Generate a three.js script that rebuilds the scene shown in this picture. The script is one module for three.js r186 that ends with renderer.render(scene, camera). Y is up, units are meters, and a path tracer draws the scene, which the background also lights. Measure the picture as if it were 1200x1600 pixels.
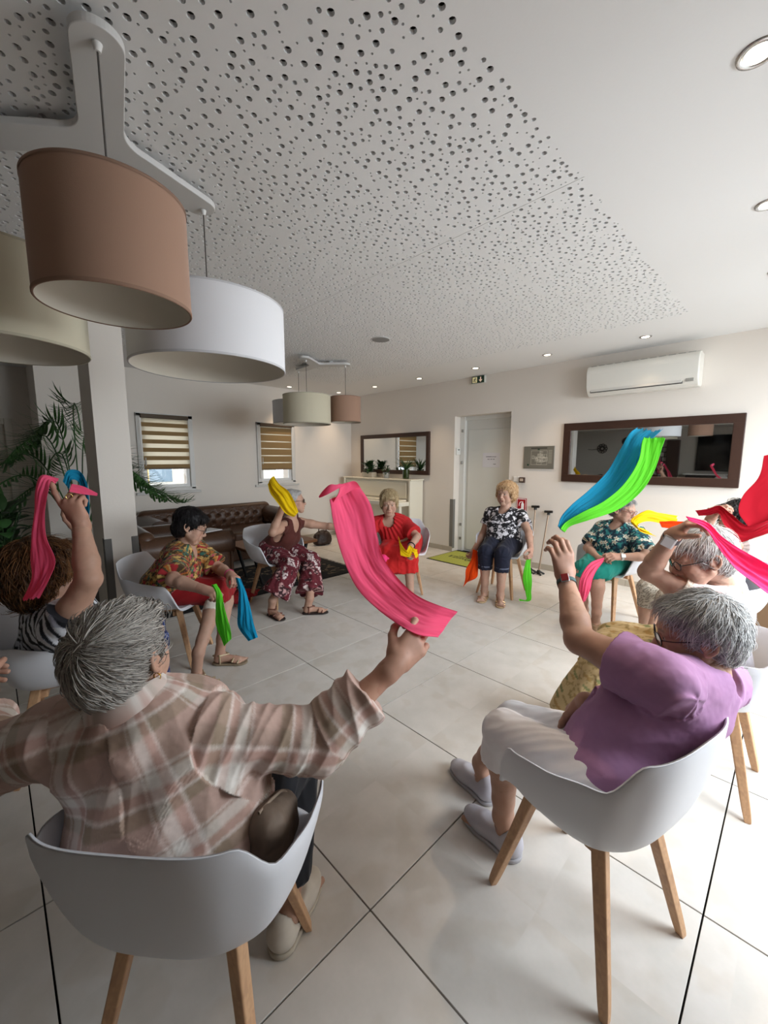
import * as THREE from 'three';
import { mergeGeometries } from 'three/addons/utils/BufferGeometryUtils.js';
import { RoundedBoxGeometry } from 'three/addons/geometries/RoundedBoxGeometry.js';
import { ImprovedNoise } from 'three/addons/math/ImprovedNoise.js';
import { RectAreaLightUniformsLib } from 'three/addons/lights/RectAreaLightUniformsLib.js';

// ---------------------------------------------------------------- camera, sky, light, exposure
const scene = new THREE.Scene();
const renderer = new THREE.WebGLRenderer({ antialias: true });
renderer.toneMapping = THREE.LinearToneMapping;
renderer.toneMappingExposure = 0.58;
renderer.shadowMap.enabled = true;
RectAreaLightUniformsLib.init();
const YAW = 44.23 * Math.PI / 180, PIT = 7.49 * Math.PI / 180;
const camera = new THREE.PerspectiveCamera(2 * Math.atan(800 / 633.1) * 180 / Math.PI, 0.75, 0.05, 80);
camera.position.set(0, 1.44, 0);
camera.lookAt(Math.sin(YAW) * Math.cos(PIT), 1.44 - Math.sin(PIT), -Math.cos(YAW) * Math.cos(PIT));
scene.background = new THREE.Color(0.86, 0.93, 1.0);
scene.backgroundIntensity = 5;
// daylight through the long glazed front behind and to the right of the photographer
const ZF = 0.62;                       // inner face of the glazed front
const GLZ = [[1.5, 2.6], [2.72, 3.72], [3.84, 4.8]];
for (const [x0, x1] of GLZ) {
  const l = new THREE.RectAreaLight(new THREE.Color(0.85, 0.935, 1.0), 34, x1 - x0, 1.5);
  l.position.set((x0 + x1) / 2, 1.95, ZF + 1.0); l.lookAt((x0 + x1) / 2 - 0.25, 0.55, ZF - 1.2); l.name = 'window_daylight'; scene.add(l);   // the bright sky over the terrace
}
// ---------------------------------------------------------------- helpers
const V = (x, y, z) => new THREE.Vector3(x, y, z), VA = (a) => new THREE.Vector3(...a), L3 = (a, b, t) => a.clone().lerp(b, t);
const rngOf = (s) => () => { s = (s + 0x6D2B79F5) | 0; let t = Math.imul(s ^ (s >>> 15), 1 | s); t = (t + Math.imul(t ^ (t >>> 7), 61 | t)) ^ t; return ((t ^ (t >>> 14)) >>> 0) / 4294967296; };
const PN = new ImprovedNoise(), nz = (x, y, z) => PN.noise(x + 31.7, y + 17.3, z + 53.1);
const fbm = (x, y, z) => nz(x, y, z) + 0.5 * nz(2 * x, 2 * y, 2 * z) + 0.25 * nz(4 * x, 4 * y, 4 * z);
const cl = (x, a = 0, b = 1) => Math.min(b, Math.max(a, x)), sst = (a, b, x) => { const t = cl((x - a) / (b - a)); return t * t * (3 - 2 * t); }, mixc = (a, b, t) => [a[0] + (b[0] - a[0]) * t, a[1] + (b[1] - a[1]) * t, a[2] + (b[2] - a[2]) * t];
const hx = (h) => new THREE.Color(h).toArray();
const used = new Map();
const numbered = (n) => { const k = used.get(n) ?? 0; used.set(n, k + 1); return k ? n + '_' + String(k).padStart(3, '0') : n; };
const MAT = (color, roughness = 0.6, o = {}) => new THREE.MeshPhysicalMaterial({ color, roughness, ...o });
const VC = (roughness = 0.8, o = {}) => new THREE.MeshPhysicalMaterial({ color: 0xffffff, vertexColors: true, roughness, ...o });
const sh = (m) => { m.castShadow = true; m.receiveShadow = true; return m; };
function part(name, g, m, parent, label) { const o = sh(new THREE.Mesh(Array.isArray(g) ? mg(g) : g, m)); o.name = name; parent.add(o); if (label) o.userData.label = label; return o; }
function thing(name, label, category, pos = [0, 0, 0], turn = 0, group) {
  const o = new THREE.Group(); o.name = numbered(name); o.position.set(...pos); o.rotation.y = turn; o.userData = { label, category }; if (group) o.userData.group = group; scene.add(o); return o;
}
function solo(name, g, m, label, category, group) { const o = part(numbered(name), g, m, scene); o.userData = { label, category }; if (group) o.userData.group = group; return o; }
function struct(name, g, m, parent = scene) { const o = part(name, g, m, parent); if (parent === scene) o.userData.kind = 'structure'; return o; }
function mg(list) { const a = list.map((g) => { g = g.index ? g.toNonIndexed() : g; for (const k of Object.keys(g.attributes)) if (!['position', 'normal', 'uv', 'color'].includes(k)) g.deleteAttribute(k); return g; });
  const keys = ['uv', 'color'].filter((k) => !a.every((g) => g.attributes[k])); for (const g of a) for (const k of keys) g.deleteAttribute(k); return a.length > 1 ? mergeGeometries(a) : a[0]; }
const bx = (x0, y0, z0, x1, y1, z1) => new THREE.BoxGeometry(x1 - x0, y1 - y0, z1 - z0).translate((x0 + x1) / 2, (y0 + y1) / 2, (z0 + z1) / 2);
const rb = (x0, y0, z0, x1, y1, z1, r = 0.01, s = 2) => new RoundedBoxGeometry(x1 - x0, y1 - y0, z1 - z0, s, Math.min(r, (x1 - x0) / 2.01, (y1 - y0) / 2.01, (z1 - z0) / 2.01)).translate((x0 + x1) / 2, (y0 + y1) / 2, (z0 + z1) / 2);
const cyl = (r0, r1, h, x, y, z, s = 20) => new THREE.CylinderGeometry(r1, r0, h, s).translate(x, y + h / 2, z);
function bar(a, b, r0, r1 = r0, s = 8) { const d = b.clone().sub(a), l = d.length(); return new THREE.CylinderGeometry(r1, r0, l, s).translate(0, l / 2, 0).applyQuaternion(new THREE.Quaternion().setFromUnitVectors(V(0, 1, 0), d.normalize())).translate(a.x, a.y, a.z); }
const tube = (pts, r, seg = 24, s = 6, closed = false) => new THREE.TubeGeometry(new THREE.CatmullRomCurve3(pts, closed), seg, r, s, closed);
function paint(g, f) { if (!g.attributes.normal) g.computeVertexNormals(); const p = g.attributes.position, n = g.attributes.normal, c = new Float32Array(p.count * 3); for (let i = 0; i < p.count; i++) c.set(f(V().fromBufferAttribute(p, i), V().fromBufferAttribute(n, i), i), i * 3); g.setAttribute('color', new THREE.BufferAttribute(c, 3)); return g; }
function boxUV(g, s = 1) { const p = g.attributes.position, n = g.attributes.normal, uv = new Float32Array(p.count * 2); for (let i = 0; i < p.count; i++) { const ax = Math.abs(n.getX(i)), ay = Math.abs(n.getY(i)), az = Math.abs(n.getZ(i)); const x = p.getX(i), y = p.getY(i), z = p.getZ(i); const q = ay >= ax && ay >= az ? [x, z] : ax >= az ? [z, y] : [x, y]; uv[2 * i] = q[0] * s; uv[2 * i + 1] = q[1] * s; } g.setAttribute('uv', new THREE.BufferAttribute(uv, 2)); return g; }
function dtex(n, f, srgb = true, rep = 1, m = n) { const d = new Uint8Array(n * m * 4); for (let j = 0; j < m; j++) for (let i = 0; i < n; i++) { const c = f(i / n, j / m); d.set([cl(c[0]) * 255, cl(c[1]) * 255, cl(c[2]) * 255, 255], (j * n + i) * 4); } const t = new THREE.DataTexture(d, n, m); t.wrapS = t.wrapT = THREE.RepeatWrapping; t.magFilter = THREE.LinearFilter; t.minFilter = THREE.LinearFilter; t.repeat.set(rep, rep); if (srgb) t.colorSpace = THREE.SRGBColorSpace; t.needsUpdate = true; return t; }
const tn = (u, v, f, s) => { const a = u * 2 * Math.PI, b = v * 2 * Math.PI; return fbm(Math.cos(a) * f + s, Math.sin(a) * f + Math.cos(b) * f * 1.3, Math.sin(b) * f - s); };   // noise that repeats
function ctex(w, h, draw) { const c = document.createElement('canvas'); c.width = w; c.height = h; const g = c.getContext('2d'); draw(g, w, h); const t = new THREE.CanvasTexture(c); t.colorSpace = THREE.SRGBColorSpace; return t; }

// ---------------------------------------------------------------- signed-distance modelling (surface nets)
const cap = (a, b, ra, rb_, o = {}) => {
  const dx = b.x - a.x, dy = b.y - a.y, dz = b.z - a.z, L2 = dx * dx + dy * dy + dz * dz || 1e-9, R = Math.max(ra, rb_), L = Math.sqrt(L2), cb = o.cutB, ca = o.cutA;
  const d = (x, y, z) => { const px = x - a.x, py = y - a.y, pz = z - a.z, q = (px * dx + py * dy + pz * dz) / L2, t = q < 0 ? 0 : q > 1 ? 1 : q; const ex = px - dx * t, ey = py - dy * t, ez = pz - dz * t; let r = Math.sqrt(ex * ex + ey * ey + ez * ez) - ra - (rb_ - ra) * t; if (cb && (q - 1) * L > r) r = (q - 1) * L; if (ca && -q * L > r) r = -q * L; return r; };
  return { d, lo: [Math.min(a.x, b.x) - R, Math.min(a.y, b.y) - R, Math.min(a.z, b.z) - R], hi: [Math.max(a.x, b.x) + R, Math.max(a.y, b.y) + R, Math.max(a.z, b.z) + R], a, b, ax: [dx / L, dy / L, dz / L], L, ...o };
};
const ell = (c, r, B, o = {}) => {          // B: [right, up, forward]
  const [X, Y, Z] = B ?? [V(1, 0, 0), V(0, 1, 0), V(0, 0, 1)], R = Math.max(...r);
  const d = (x, y, z) => { const px = x - c.x, py = y - c.y, pz = z - c.z, u = (px * X.x + py * X.y + pz * X.z) / r[0], v = (px * Y.x + py * Y.y + pz * Y.z) / r[1], w = (px * Z.x + py * Z.y + pz * Z.z) / r[2]; const k0 = Math.sqrt(u * u + v * v + w * w), k1 = Math.sqrt((u / r[0]) ** 2 + (v / r[1]) ** 2 + (w / r[2]) ** 2); return k1 < 1e-6 ? -Math.min(...r) : k0 * (k0 - 1) / k1; };
  return { d, lo: [c.x - R, c.y - R, c.z - R], hi: [c.x + R, c.y + R, c.z + R], ...o };
};
const half = (n, h, lo, hi, o = {}) => ({ d: (x, y, z) => n.x * x + n.y * y + n.z * z - h, lo, hi, ...o });
function sdf(prims, cell, { k = 0.03, disp, col, pad = 0.012 } = {}) {
  const lo = [1e9, 1e9, 1e9], hi = [-1e9, -1e9, -1e9];
  for (const p of prims) if (!p.sub) for (let i = 0; i < 3; i++) { lo[i] = Math.min(lo[i], p.lo[i]); hi[i] = Math.max(hi[i], p.hi[i]); }
  const nx = Math.ceil((hi[0] - lo[0] + 2 * pad) / cell) + 3, ny = Math.ceil((hi[1] - lo[1] + 2 * pad) / cell) + 3, nzz = Math.ceil((hi[2] - lo[2] + 2 * pad) / cell) + 3, o = [lo[0] - pad - cell, lo[1] - pad - cell, lo[2] - pad - cell], sx = ny * nzz, F = new Float32Array(nx * sx).fill(0.5);
  for (const p of prims) {
    const kk = p.k ?? k, m = kk + 2.2 * cell, i0 = Math.max(0, Math.floor((p.lo[0] - m - o[0]) / cell)), i1 = Math.min(nx - 1, Math.ceil((p.hi[0] + m - o[0]) / cell)), j0 = Math.max(0, Math.floor((p.lo[1] - m - o[1]) / cell)), j1 = Math.min(ny - 1, Math.ceil((p.hi[1] + m - o[1]) / cell)), k0 = Math.max(0, Math.floor((p.lo[2] - m - o[2]) / cell)), k1 = Math.min(nzz - 1, Math.ceil((p.hi[2] + m - o[2]) / cell));
    for (let i = i0; i <= i1; i++) for (let j = j0; j <= j1; j++) for (let q = k0, at = i * sx + j * nzz + k0; q <= k1; q++, at++) {
      let b = p.d(o[0] + i * cell, o[1] + j * cell, o[2] + q * cell), a = F[at];
      if (p.sub) { b = -b; const h = kk - Math.abs(a - b); F[at] = Math.max(a, b) + (h > 0 ? h * h / (4 * kk) : 0); }
      else { const h = kk - Math.abs(a - b); F[at] = Math.min(a, b) - (h > 0 ? h * h / (4 * kk) : 0); }
    }
  }
  if (disp) for (let i = 0; i < nx; i++) for (let j = 0; j < ny; j++) for (let q = 0, at = i * sx + j * nzz; q < nzz; q++, at++) if (Math.abs(F[at]) < 1.8 * cell + 0.008) F[at] += disp(o[0] + i * cell, o[1] + j * cell, o[2] + q * cell);
  const id = new Int32Array(nx * sx).fill(-1), P = [], N = [], C = [], I = [];
  const smp = (X, Y, Z) => { const i = X < 0 ? 0 : X > nx - 2 ? nx - 2 : X | 0, j = Y < 0 ? 0 : Y > ny - 2 ? ny - 2 : Y | 0, q = Z < 0 ? 0 : Z > nzz - 2 ? nzz - 2 : Z | 0, u = X - i, v = Y - j, w = Z - q, t = i * sx + j * nzz + q, a = F[t] + (F[t + sx] - F[t]) * u, b = F[t + nzz] + (F[t + sx + nzz] - F[t + nzz]) * u, c = F[t + 1] + (F[t + sx + 1] - F[t + 1]) * u, d = F[t + nzz + 1] + (F[t + sx + nzz + 1] - F[t + nzz + 1]) * u, e = a + (b - a) * v, f = c + (d - c) * v; return e + (f - e) * w; };
  const gr = (x, y, z) => { const e = 0.6; return [smp(x + e, y, z) - smp(x - e, y, z), smp(x, y + e, z) - smp(x, y - e, z), smp(x, y, z + e) - smp(x, y, z - e)]; };
  for (let i = 0; i < nx - 1; i++) for (let j = 0; j < ny - 1; j++) for (let q = 0, t = i * sx + j * nzz; q < nzz - 1; q++, t++) {
    const s0 = F[t] < 0; if (s0 === F[t + 1] < 0 && s0 === F[t + nzz] < 0 && s0 === F[t + nzz + 1] < 0 && s0 === F[t + sx] < 0 && s0 === F[t + sx + 1] < 0 && s0 === F[t + sx + nzz] < 0 && s0 === F[t + sx + nzz + 1] < 0) continue;
    let n = 0, x = 0, y = 0, z = 0; const c = [F[t], F[t + 1], F[t + nzz], F[t + nzz + 1], F[t + sx], F[t + sx + 1], F[t + sx + nzz], F[t + sx + nzz + 1]];
    for (let a = 0; a < 8; a++) for (const bit of [1, 2, 4]) if (!(a & bit)) { const b = a | bit; if ((c[a] < 0) !== (c[b] < 0)) { const s = c[a] / (c[a] - c[b]); n++; x += (a >> 2 & 1) + (bit === 4 ? s : 0); y += (a >> 1 & 1) + (bit === 2 ? s : 0); z += (a & 1) + (bit === 1 ? s : 0); } }
    id[t] = P.length / 3; const gx = i + x / n, gy = j + y / n, gz = q + z / n; P.push(o[0] + gx * cell, o[1] + gy * cell, o[2] + gz * cell);
    const g = gr(gx, gy, gz), l = Math.hypot(...g) || 1; N.push(g[0] / l, g[1] / l, g[2] / l);
  }
  const quad = (a, b, c, d, f) => { if (a < 0 || b < 0 || c < 0 || d < 0) return; if (f) I.push(a, b, c, a, c, d); else I.push(a, c, b, a, d, c); };
  for (let i = 1; i < nx - 1; i++) for (let j = 1; j < ny - 1; j++) for (let q = 1, t = i * sx + j * nzz + 1; q < nzz - 1; q++, t++) {
    const s = F[t] < 0;
    if (s !== F[t + sx] < 0) quad(id[t - nzz - 1], id[t - 1], id[t], id[t - nzz], !s ? false : true);
    if (s !== F[t + nzz] < 0) quad(id[t - sx - 1], id[t - sx], id[t], id[t - 1], !s ? false : true);
    if (s !== F[t + 1] < 0) quad(id[t - sx - nzz], id[t - nzz], id[t], id[t - sx], !s ? false : true);
  }
  const g = new THREE.BufferGeometry(); g.setAttribute('position', new THREE.Float32BufferAttribute(P, 3)); g.setAttribute('normal', new THREE.Float32BufferAttribute(N, 3)); g.setIndex(I);
  if (col) { for (let i = 0; i < P.length; i += 3) C.push(...col(P[i], P[i + 1], P[i + 2], N[i], N[i + 1], N[i + 2])); g.setAttribute('color', new THREE.Float32BufferAttribute(C, 3)); }
  return g;
}
function joinIndexed(list) { return mergeGeometries(list.map((g) => { for (const k of Object.keys(g.attributes)) if (!['position', 'normal', 'color'].includes(k)) g.deleteAttribute(k); return g; })); }
// nearest bone of a list of capsules: [capsule, along (m), around (rad), distance from axis]
function nearest(bones, x, y, z) {
  let best = null, bd = 1e9;
  for (const c of bones) { const d = c.d(x, y, z); if (d < bd) { bd = d; best = c; } }
  return best;
}
function bonePos(c, x, y, z) {
  if (!c.U) { const D = VA(c.ax), u = Math.abs(D.y) < 0.9 ? V(0, 1, 0) : V(1, 0, 0); c.W = D.clone().cross(u).normalize(); c.U = c.W.clone().cross(D).normalize(); }
  const px = x - c.a.x, py = y - c.a.y, pz = z - c.a.z, s = px * c.ax[0] + py * c.ax[1] + pz * c.ax[2], u = px * c.U.x + py * c.U.y + pz * c.U.z, w = px * c.W.x + py * c.W.y + pz * c.W.z;
  return [s, Math.atan2(w, u)];
}
// ---------------------------------------------------------------- the room: x to the mirror wall, -z to the window wall
const XW = 5.1, ZW = -6.15, XL = -2.2, ZB = -7.1, HC = 2.6;
const plaster = dtex(256, (u, v) => { const n = tn(u, v, 5, 1) * 0.5 + tn(u, v, 14, 9) * 0.5; const g = 0.5 + n * 0.22; return [g, g, g]; }, false);
const wallM = MAT(0xe3dbd2, 0.85, { bumpMap: plaster, bumpScale: 0.0012 });
const ceilM = MAT(0xecebea, 0.9, { bumpMap: plaster, bumpScale: 0.0006 });
const whiteM = MAT(0xe4e2df, 0.4), frameM = MAT(0xd9d7d3, 0.45), greyM = MAT(0x77746f, 0.5), blackM = MAT(0x0d0d0e, 0.45), chromeM = MAT(0xc8c8c8, 0.25, { metalness: 1 });
const wu = (g, s = 1.4) => boxUV(g, s);
// floor: large square tiles with open dark joints
{
  const tileTex = [3, 11, 23, 37].map((s) => dtex(256, (u, v) => { const n = fbm(u * 3 + s, v * 3, s) * 0.5 + fbm(u * 9, v * 9 + s, 2.2) * 0.28 + nz(u * 60 + s, v * 60, 1.1) * 0.12, m = sst(0.1, 0.55, fbm(u * 5 + 7 * s, v * 5, 4.4)); return [0.815 + n * 0.055 - m * 0.02, 0.795 + n * 0.05 - m * 0.026, 0.768 + n * 0.052 - m * 0.034]; }));
  const rough = dtex(256, (u, v) => { const g = 0.44 + tn(u, v, 4, 5) * 0.10 + tn(u, v, 16, 2) * 0.05; return [g, g, g]; }, false);
  const fl = struct('floor', [bx(XL - 0.2, -0.2, ZB - 0.2, XW + 0.4, -0.012, ZF + 0.3)], MAT(0x1c1916, 0.95));
  const S = 0.75, gap = 0.0025, g0 = new RoundedBoxGeometry(S - 2 * gap, 0.012, S - 2 * gap, 1, 0.0012).translate(0, -0.006, 0); boxUV(g0, 1 / S);
  const tm = tileTex.map((t) => MAT(0xffffff, 1, { map: t, roughnessMap: rough, specularIntensity: 0.9 }));
  const r = rngOf(5);
  for (let i = -3; i < 7; i++) for (let j = -10; j < 1; j++) {
    const x0 = Math.max(XL, 0.004 + S * i), x1 = Math.min(XW, 0.004 + S * (i + 1)), z0 = Math.max(ZB, -0.088 + S * j), z1 = Math.min(ZF + 0.02, -0.088 + S * (j + 1));
    if (x1 - x0 < 0.03 || z1 - z0 < 0.03 || (z1 < ZW && x0 > 0.5)) continue;
    const whole = x1 - x0 > S - 0.001 && z1 - z0 > S - 0.001;
    const t = part('floor_tile', whole ? g0 : boxUV(rb(x0 + gap, -0.012, z0 + gap, x1 - gap, 0, z1 - gap, 0.0012, 1), 1 / S), tm[Math.floor(r() * 4)], fl);
    if (whole) { t.position.set((x0 + x1) / 2, 0, (z0 + z1) / 2); t.rotation.y = Math.floor(r() * 4) * Math.PI / 2; }
  }
}
// walls with openings
const DZ0 = -3.71, DZ1 = -2.79, DH = 2.07, DD = 0.19;
struct('wall_right', [bx(XW, 0, ZW - 0.3, XW + 0.3, HC, DZ0), bx(XW, 0, DZ1, XW + 0.3, HC, ZF + 0.3), bx(XW, DH, DZ0, XW + 0.3, HC, DZ1)].map((g) => wu(g)), wallM);
const W1 = [1.49, 2.10, 1.03, 2.0], W2 = [3.18, 3.77, 1.06, 1.98];
struct('wall_back', [bx(0.47, 0, ZW - 0.3, W1[0], HC, ZW), bx(W1[1], 0, ZW - 0.3, W2[0], HC, ZW), bx(W2[1], 0, ZW - 0.3, XW, HC, ZW), ...[W1, W2].flatMap((w) => [bx(w[0], 0, ZW - 0.3, w[1], w[2], ZW), bx(w[0], w[3], ZW - 0.3, w[1], HC, ZW)])].map((g) => wu(g)), wallM);
struct('wall_alcove', [bx(XL, 0, ZB - 0.2, -0.62, HC, ZB), bx(0.27, 0, ZB - 0.2, 0.8, HC, ZB), bx(-0.62, 1.94, ZB - 0.2, 0.27, HC, ZB), bx(0.47, 0, ZB, 0.67, HC, ZW - 0.3)].map((g) => wu(g)), wallM);
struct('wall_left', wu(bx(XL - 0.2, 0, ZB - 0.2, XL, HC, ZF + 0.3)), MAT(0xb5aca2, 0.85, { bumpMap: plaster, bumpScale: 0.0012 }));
{
  const f = [bx(XL, 0, ZF, GLZ[0][0], HC, ZF + 0.22), bx(GLZ[2][1], 0, ZF, XW, HC, ZF + 0.22), bx(GLZ[0][1], 0, ZF, GLZ[1][0], HC, ZF + 0.22), bx(GLZ[1][1], 0, ZF, GLZ[2][0], HC, ZF + 0.22), bx(GLZ[0][0], 2.3, ZF, GLZ[2][1], HC, ZF + 0.22)];
  struct('wall_front', f.map((g) => wu(g)), wallM);
  GLZ.forEach(([a, b], i) => {
    const w = struct('window_' + (i + 3), [bx(a, 0, ZF + 0.12, a + 0.06, 2.3, ZF + 0.18), bx(b - 0.06, 0, ZF + 0.12, b, 2.3, ZF + 0.18), bx(a + 0.06, 2.23, ZF + 0.12, b - 0.06, 2.3, ZF + 0.18), bx(a + 0.06, 0, ZF + 0.12, b - 0.06, 0.08, ZF + 0.18)], frameM);
    struct('pane', bx(a + 0.06, 0.08, ZF + 0.148, b - 0.06, 2.23, ZF + 0.152), MAT(0xffffff, 0.02, { transmission: 1, thickness: 0, ior: 1.5 }), w);
  });
}
// ceiling: plain margin, perforated acoustic field
const PX0 = -0.75, PX1 = 4.15, PZ0 = -5.25, PZ1 = -0.745, PJ = 1.885;
{
  const c = struct('ceiling', [bx(XL - 0.2, HC, ZB - 0.2, PX0, HC + 0.2, ZF + 0.3), bx(PX1, HC, ZB - 0.2, XW + 0.3, HC + 0.2, ZF + 0.3), bx(PX0, HC, ZB - 0.2, PX1, HC + 0.2, PZ0), bx(PX0, HC, PZ1, PX1, HC + 0.2, ZF + 0.3)].map((g) => wu(g)), ceilM);
  struct('acoustic_fleece', bx(PX0, HC + 0.03, PZ0, PX1, HC + 0.06, PZ1), MAT(0x6c6864, 1), c);
  const r = rngOf(77), fields = [[PX0, PJ - 0.0015], [PJ + 0.0015, PX1]];
  for (const [x0, x1] of fields) {
    const nx = Math.round((x1 - x0) / 0.65), nzc = 7, ux = (x1 - x0) / nx, uz = (PZ1 - PZ0) / nzc, units = [];
    for (let v = 0; v < 2; v++) {
      const shp = new THREE.Shape([[0, 0], [ux, 0], [ux, uz], [0, uz]].map(([a, b]) => new THREE.Vector2(a, b))), holes = [];
      let tries = 0; const want = Math.round(ux * uz * 640);
      while (holes.length < want && tries++ < 9000) {
        const q = holes.length / want, R = q < 0.34 ? 0.0112 : q < 0.64 ? 0.0082 : 0.0044, x = R + 0.004 + r() * (ux - 2 * R - 0.008), y = R + 0.004 + r() * (uz - 2 * R - 0.008);
        const need = q < 0.34 ? 0.037 : q < 0.64 ? 0.0115 : 0.0075; if (holes.some((h) => Math.hypot(h[0] - x, h[1] - y) < (q < 0.34 ? need : h[2] + R + need))) continue; holes.push([x, y, R]);
      }
      for (const [x, y, R] of holes) { const p = new THREE.Path(), n = R > 0.007 ? 10 : 7; for (let k = 0; k < n; k++) { const a = -2 * Math.PI * k / n; p[k ? 'lineTo' : 'moveTo'](x + R * Math.cos(a), y + R * Math.sin(a)); } p.closePath(); shp.holes.push(p); }
      units.push(new THREE.ExtrudeGeometry(shp, { depth: 0.0125, bevelEnabled: false, curveSegments: 1 }).rotateX(Math.PI / 2).translate(0, 0.0125, 0));
    }
    const list = [];
    for (let i = 0; i < nx; i++) for (let j = 0; j < nzc; j++) { const g = units[(i + j) % 2].clone(); if ((i * 3 + j) % 4 > 1) g.rotateY(Math.PI).translate(ux, 0, uz); list.push(g.translate(x0 + i * ux, HC, PZ0 + j * uz)); }
    struct('perforated_panel', list, ceilM, c);
  }
}
// skirting tiles
const skirtM = MAT(0xb3a999, 0.5);
{
  const seg = (n, list) => { const t = struct('baseboard_' + n, list[0], skirtM); list.slice(1).forEach((g) => struct('skirting_tile', g, skirtM, t)); };
  const runX = (x, z0, z1, d) => { const o = []; for (let z = z0; z < z1 - 0.01; z += 0.75) o.push(rb(Math.min(x, x + d), 0, z + 0.001, Math.max(x, x + d), 0.075, Math.min(z + 0.749, z1), 0.003, 1)); return o; };
  const runZ = (z, x0, x1, d) => { const o = []; for (let x = x0; x < x1 - 0.01; x += 0.75) o.push(rb(x + 0.001, 0, Math.min(z, z + d), Math.min(x + 0.749, x1), 0.075, Math.max(z, z + d), 0.003, 1)); return o; };
  seg('right', [...runX(XW, ZW, DZ0, -0.011), ...runX(XW, DZ1, ZF, -0.011)]); seg('back', runZ(ZW, 0.47, XW - 0.012, 0.011));
}
// square pillar with grey corner guards
{
  const p = struct('trim_1', wu(bx(0.58, 0, -4.05, 0.80, HC, -3.6)), wallM);
  for (const [a, b] of [[0.577, 0.625], [0.755, 0.803]]) struct('corner_guard', rb(a, 0.0, -3.66, b, 0.84, -3.597, 0.002, 1), MAT(0x605e5b, 0.55), p);
  const g = struct('trim_2', [rb(XW - 0.003, 0.05, DZ0 - 0.06, XW + 0.05, 0.82, DZ0 + 0.003, 0.002, 1)], greyM);
  for (const [a, b] of [[-0.05, 0.02]]) struct('corner_guard', rb(XW - 0.004, 0.05, DZ1 + 0.0, XW + 0.04, 0.82, DZ1 + 0.05, 0.002, 1), greyM, g);
}
// recessed white door with fixing plates and a printed notice
{
  const x = XW + DD, d = struct('door_1', [bx(x, 0, DZ0 + 0.01, x + 0.045, DH - 0.01, DZ1)], MAT(0xd9d8d2, 0.5));
  struct('door_frame', [rb(x - 0.05, 0, DZ0, x + 0.05, DH, DZ0 + 0.085, 0.006), rb(x - 0.03, DH - 0.055, DZ0 + 0.08, x + 0.05, DH, DZ1, 0.006), rb(x - 0.03, 0, DZ1 - 0.05, x + 0.05, DH, DZ1, 0.006)], MAT(0xe0dfda, 0.45), d);
  struct('door_panel', [rb(x - 0.012, 0.03, DZ0 + 0.13, x + 0.01, DH - 0.2, DZ1 - 0.06, 0.006)], MAT(0xdbdbd5, 0.5), d);
  for (const y of [1.86, 1.38, 0.42, 0.2]) struct('hinge_plate', [rb(x - 0.062, y - 0.022, DZ0 + 0.03, x - 0.045, y + 0.022, DZ0 + 0.065, 0.006), cyl(0.011, 0.011, 0.03, x - 0.058, y - 0.015, DZ0 + 0.05, 10)], MAT(0x8d8a84, 0.35, { metalness: 0.8 }), d);
  struct('door_handle', [cyl(0.025, 0.025, 0.008, 0, 0, 0, 16).rotateZ(Math.PI / 2).translate(x - 0.012, 1.0, DZ1 - 0.12), bar(V(x - 0.05, 1.0, DZ1 - 0.12), V(x - 0.05, 1.0, DZ1 - 0.24), 0.009), bar(V(x - 0.012, 1.0, DZ1 - 0.12), V(x - 0.05, 1.0, DZ1 - 0.12), 0.008)], chromeM, d);
  struct('wall_1', bx(XW + 0.26, -0.1, DZ0 - 0.3, XW + 0.36, DH + 0.4, DZ1 + 0.3), wallM);
  const t = ctex(256, 200, (g, w, h) => { g.fillStyle = '#dcdbe0'; g.fillRect(0, 0, w, h); g.fillStyle = '#43424a'; const r = rngOf(9); const row = (x, y, n, hh) => { for (let i = 0; i < n; i++) { if (r() < 0.14) { x += 9; continue; } g.fillRect(x, y, 3 + r() * 3, hh); g.fillRect(x, y + r() * hh * 0.7, 7, 3); x += 9; } }; row(52, 48, 17, 12); row(74, 82, 12, 12); row(164, 150, 5, 12); });
  const pg = new THREE.PlaneGeometry(0.28, 0.21).rotateY(-Math.PI / 2).translate(x - 0.0165, 1.42, -3.18);
  const n = solo('paper_notice', bx(x - 0.016, 1.315, -3.32, x - 0.0125, 1.525, -3.04), MAT(0xdcdbe0, 0.7), 'white printed paper notice taped on the recessed white door', 'notice');
  part('print', pg, MAT(0xffffff, 0.7, { map: t }), n);
}
// alcove door, far left
{ const d = struct('door_2', bx(-0.62, 0, ZB - 0.1, 0.27, 1.94, ZB - 0.06), MAT(0xcfc6b8, 0.6)); struct('door_frame', [rb(0.2, 0, ZB - 0.08, 0.28, 1.95, ZB + 0.02, 0.01), rb(-0.63, 1.87, ZB - 0.08, 0.2, 1.95, ZB + 0.02, 0.01)], MAT(0xd4ccbf, 0.6), d); struct('door_handle', bar(V(0.12, 1, ZB - 0.03), V(0, 1, ZB - 0.03), 0.01), chromeM, d); }
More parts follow.
